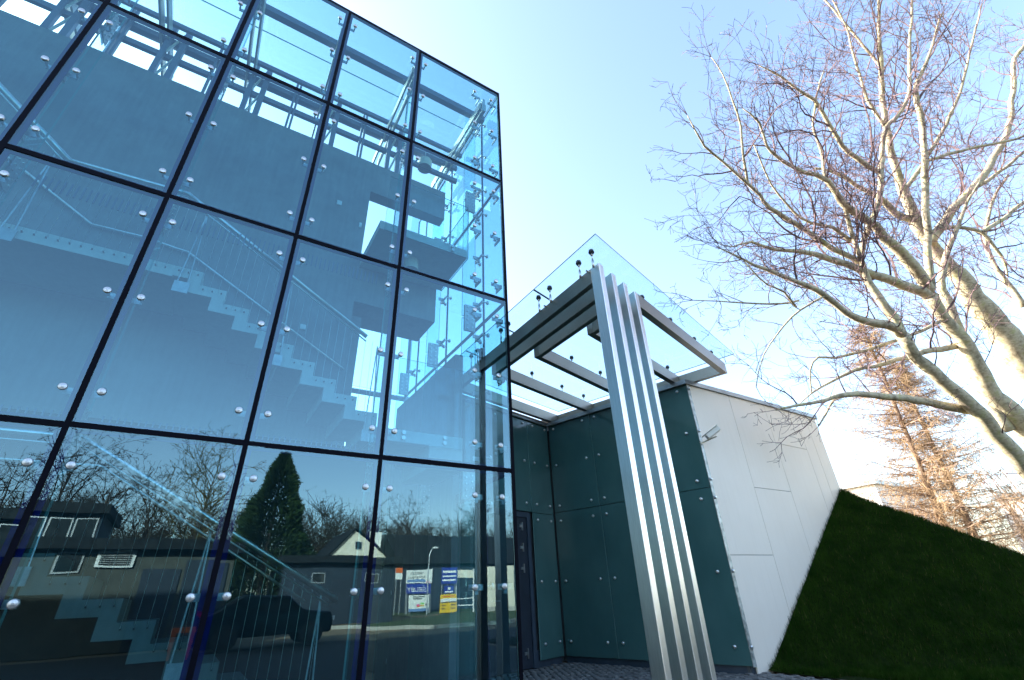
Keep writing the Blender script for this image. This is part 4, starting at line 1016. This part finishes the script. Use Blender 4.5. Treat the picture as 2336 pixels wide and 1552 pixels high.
# trees across the yard
def bare_tree_meshes(seed, h, mat_b, mat_t, spread=.55, n1=16):
    rg = random.Random(seed); tr = MB(); cr = MB()
    pts = [Vector((.25 * noise.noise(Vector((k * .5, seed, 0))), .25 * noise.noise(Vector((k * .5, seed, 5))), h * .8 * k / 9)) for k in range(10)]
    r0 = h * .016; tr.tube(pts, [r0 * (1 - k / 11) for k in range(10)], 8)
    for i in range(n1):
        f = rg.uniform(.22, 1.0); k = min(8, int(f * 9)); p = pts[k].lerp(pts[k + 1], f * 9 - k)
        a = i * 2.4 + rg.uniform(-.3, .3); d = Vector((math.cos(a) * spread, math.sin(a) * spread, 1 - f * .2)).normalized()
        grow(cr, None, p, d, h * rg.uniform(.30, .46) * (1.15 - .5 * f), r0 * .45 * (1.1 - f * .6), 3, rg, {3: 2, 2: 2, 1: 2}, .03, h / 20, 3, .011)
    return tr.mesh('trunk', mat_b, True), cr.mesh('crown', mat_t)
protos = [bare_tree_meshes(100 + i, 10, M['dark_bark'], M['dark_twig']) for i in range(4)]
wil = bare_tree_meshes(140, 10, M['dark_bark'], M['willow_twig'], .8, 26)
def place_tree(x, y, h, k, rz, label, group='bare trees across the yard', me=None, name='bare_tree'):
    t = thing(name, (x, y, 0), label, 'tree', group)
    for m_, nm in zip(me or protos[k], ('trunk', 'crown')):
        o = bpy.data.objects.new(nm, m_); COL.objects.link(o); o.parent = t; o.scale = (h / 10,) * 3; o.rotation_euler = (0, 0, rz)
        if nm == 'crown': o['kind'] = 'stuff'
place_tree(-3.0, -31, 10.3, 0, .4, 'broad olive tinted bare tree left of the conifer', me=wil)
for i, (x, y, h) in enumerate(((-11.6, -27, 8.8), (-9.4, -28, 9.3), (-7.4, -27, 8.0), (-5.9, -33, 8.6), (-13.8, -30, 9.3), (-16.5, -26, 8.6))):
    place_tree(x, y, h, i % 4, i * 1.3, ['dark bare tree above the glazed loft, leftmost of its row', 'tall dark bare tree above the loft roof', 'short dark bare tree beside the loft gable', 'dark bare tree between the loft and the olive tree', 'dark bare tree beyond the edge of the loft', 'outer dark bare tree past the workshop'][i])
for i, (x, y, h) in enumerate(((10.5, -58, 11.5), (15.5, -60, 12.0), (21, -61, 12.5), (27, -60, 12.0), (33, -62, 13), (6.2, -50, 9.5), (39, -60, 12))):
    place_tree(x, y, h, (i + 1) % 4, i * .9, ['bare tree rising behind the cream gable', 'bare tree behind the gable house chimney', 'bare tree behind the long dark roof', 'bare tree over the long roof near the pillar', 'bare tree at the far end of the long roof', 'bare tree just right of the conifer', 'last bare tree past the long house'][i])
wd = MB(); rw = random.Random(77)
for i in range(330):
    x = rw.uniform(-45, 75); y = rw.uniform(-82, -66); h = rw.uniform(8, 13)
    wd.tube([(x, y, 0), (x + rw.gauss(0, .4), y, h * .6), (x + rw.gauss(0, .8), y, h)], [.16, .1, .02], 4, caps=False)
    for _ in range(40):
        z = h * rw.uniform(.25, .95); a = rw.uniform(0, 6.28); l = h * rw.uniform(.1, .25)
        p = Vector((x, y, z)); q = p + Vector((math.cos(a) * l, math.sin(a) * l * .6, l * rw.uniform(.4, 1.1)))
        wd.tube([p, p.lerp(q, .5) + rnd_dir(rw) * .15, q], [.05, .035, .012], 3, caps=False)
        for _k in range(3):
            s_ = p.lerp(q, rw.uniform(.3, 1)); wd.tube([s_, s_ + (rnd_dir(rw) + Vector((0, 0, .6))) * rw.uniform(.5, 1.3)], [.025, .01], 3, caps=False)
tag(wd.obj('woodland', M['dark_twig']), 'dark leafless woodland along the horizon across the yard', 'woodland', kind='stuff')
t = thing('conifer_tree', (.6, -28, 0), 'dense dark green cone shaped conifer between the bare trees', 'tree')
MB().tube([(.6, -28, 0), (.5, -28, 9)], [.2, .03], 8).obj('trunk', M['dark_bark'], t)
nd = MB(); rn = random.Random(55)
for _ in range(24000):
    z = .5 + 9.05 * rn.random() ** 1.25; a = rn.uniform(0, 6.283); R_ = (3.0 * (1 - (z - .5) / 9.1) ** .8 + .03) * (1 + .35 * noise.noise(Vector((math.cos(a) * 1.6, math.sin(a) * 1.6, z * 1.1)))); r_ = R_ * math.sqrt(rn.uniform(.35, 1.08))
    p = Vector((.55 + math.cos(a) * r_, -28 + math.sin(a) * r_, z)); d = Vector((math.cos(a), math.sin(a), rn.uniform(-.2, 1.0))).normalized()
    s_ = d.cross(rnd_dir(rn)).normalized() * .06; l = rn.uniform(.16, .36)
    nd.add([p - s_, p + s_, p + d * l], [(0, 1, 2)])
tag(nd.obj('crown', M['needle'], t), kind='stuff')
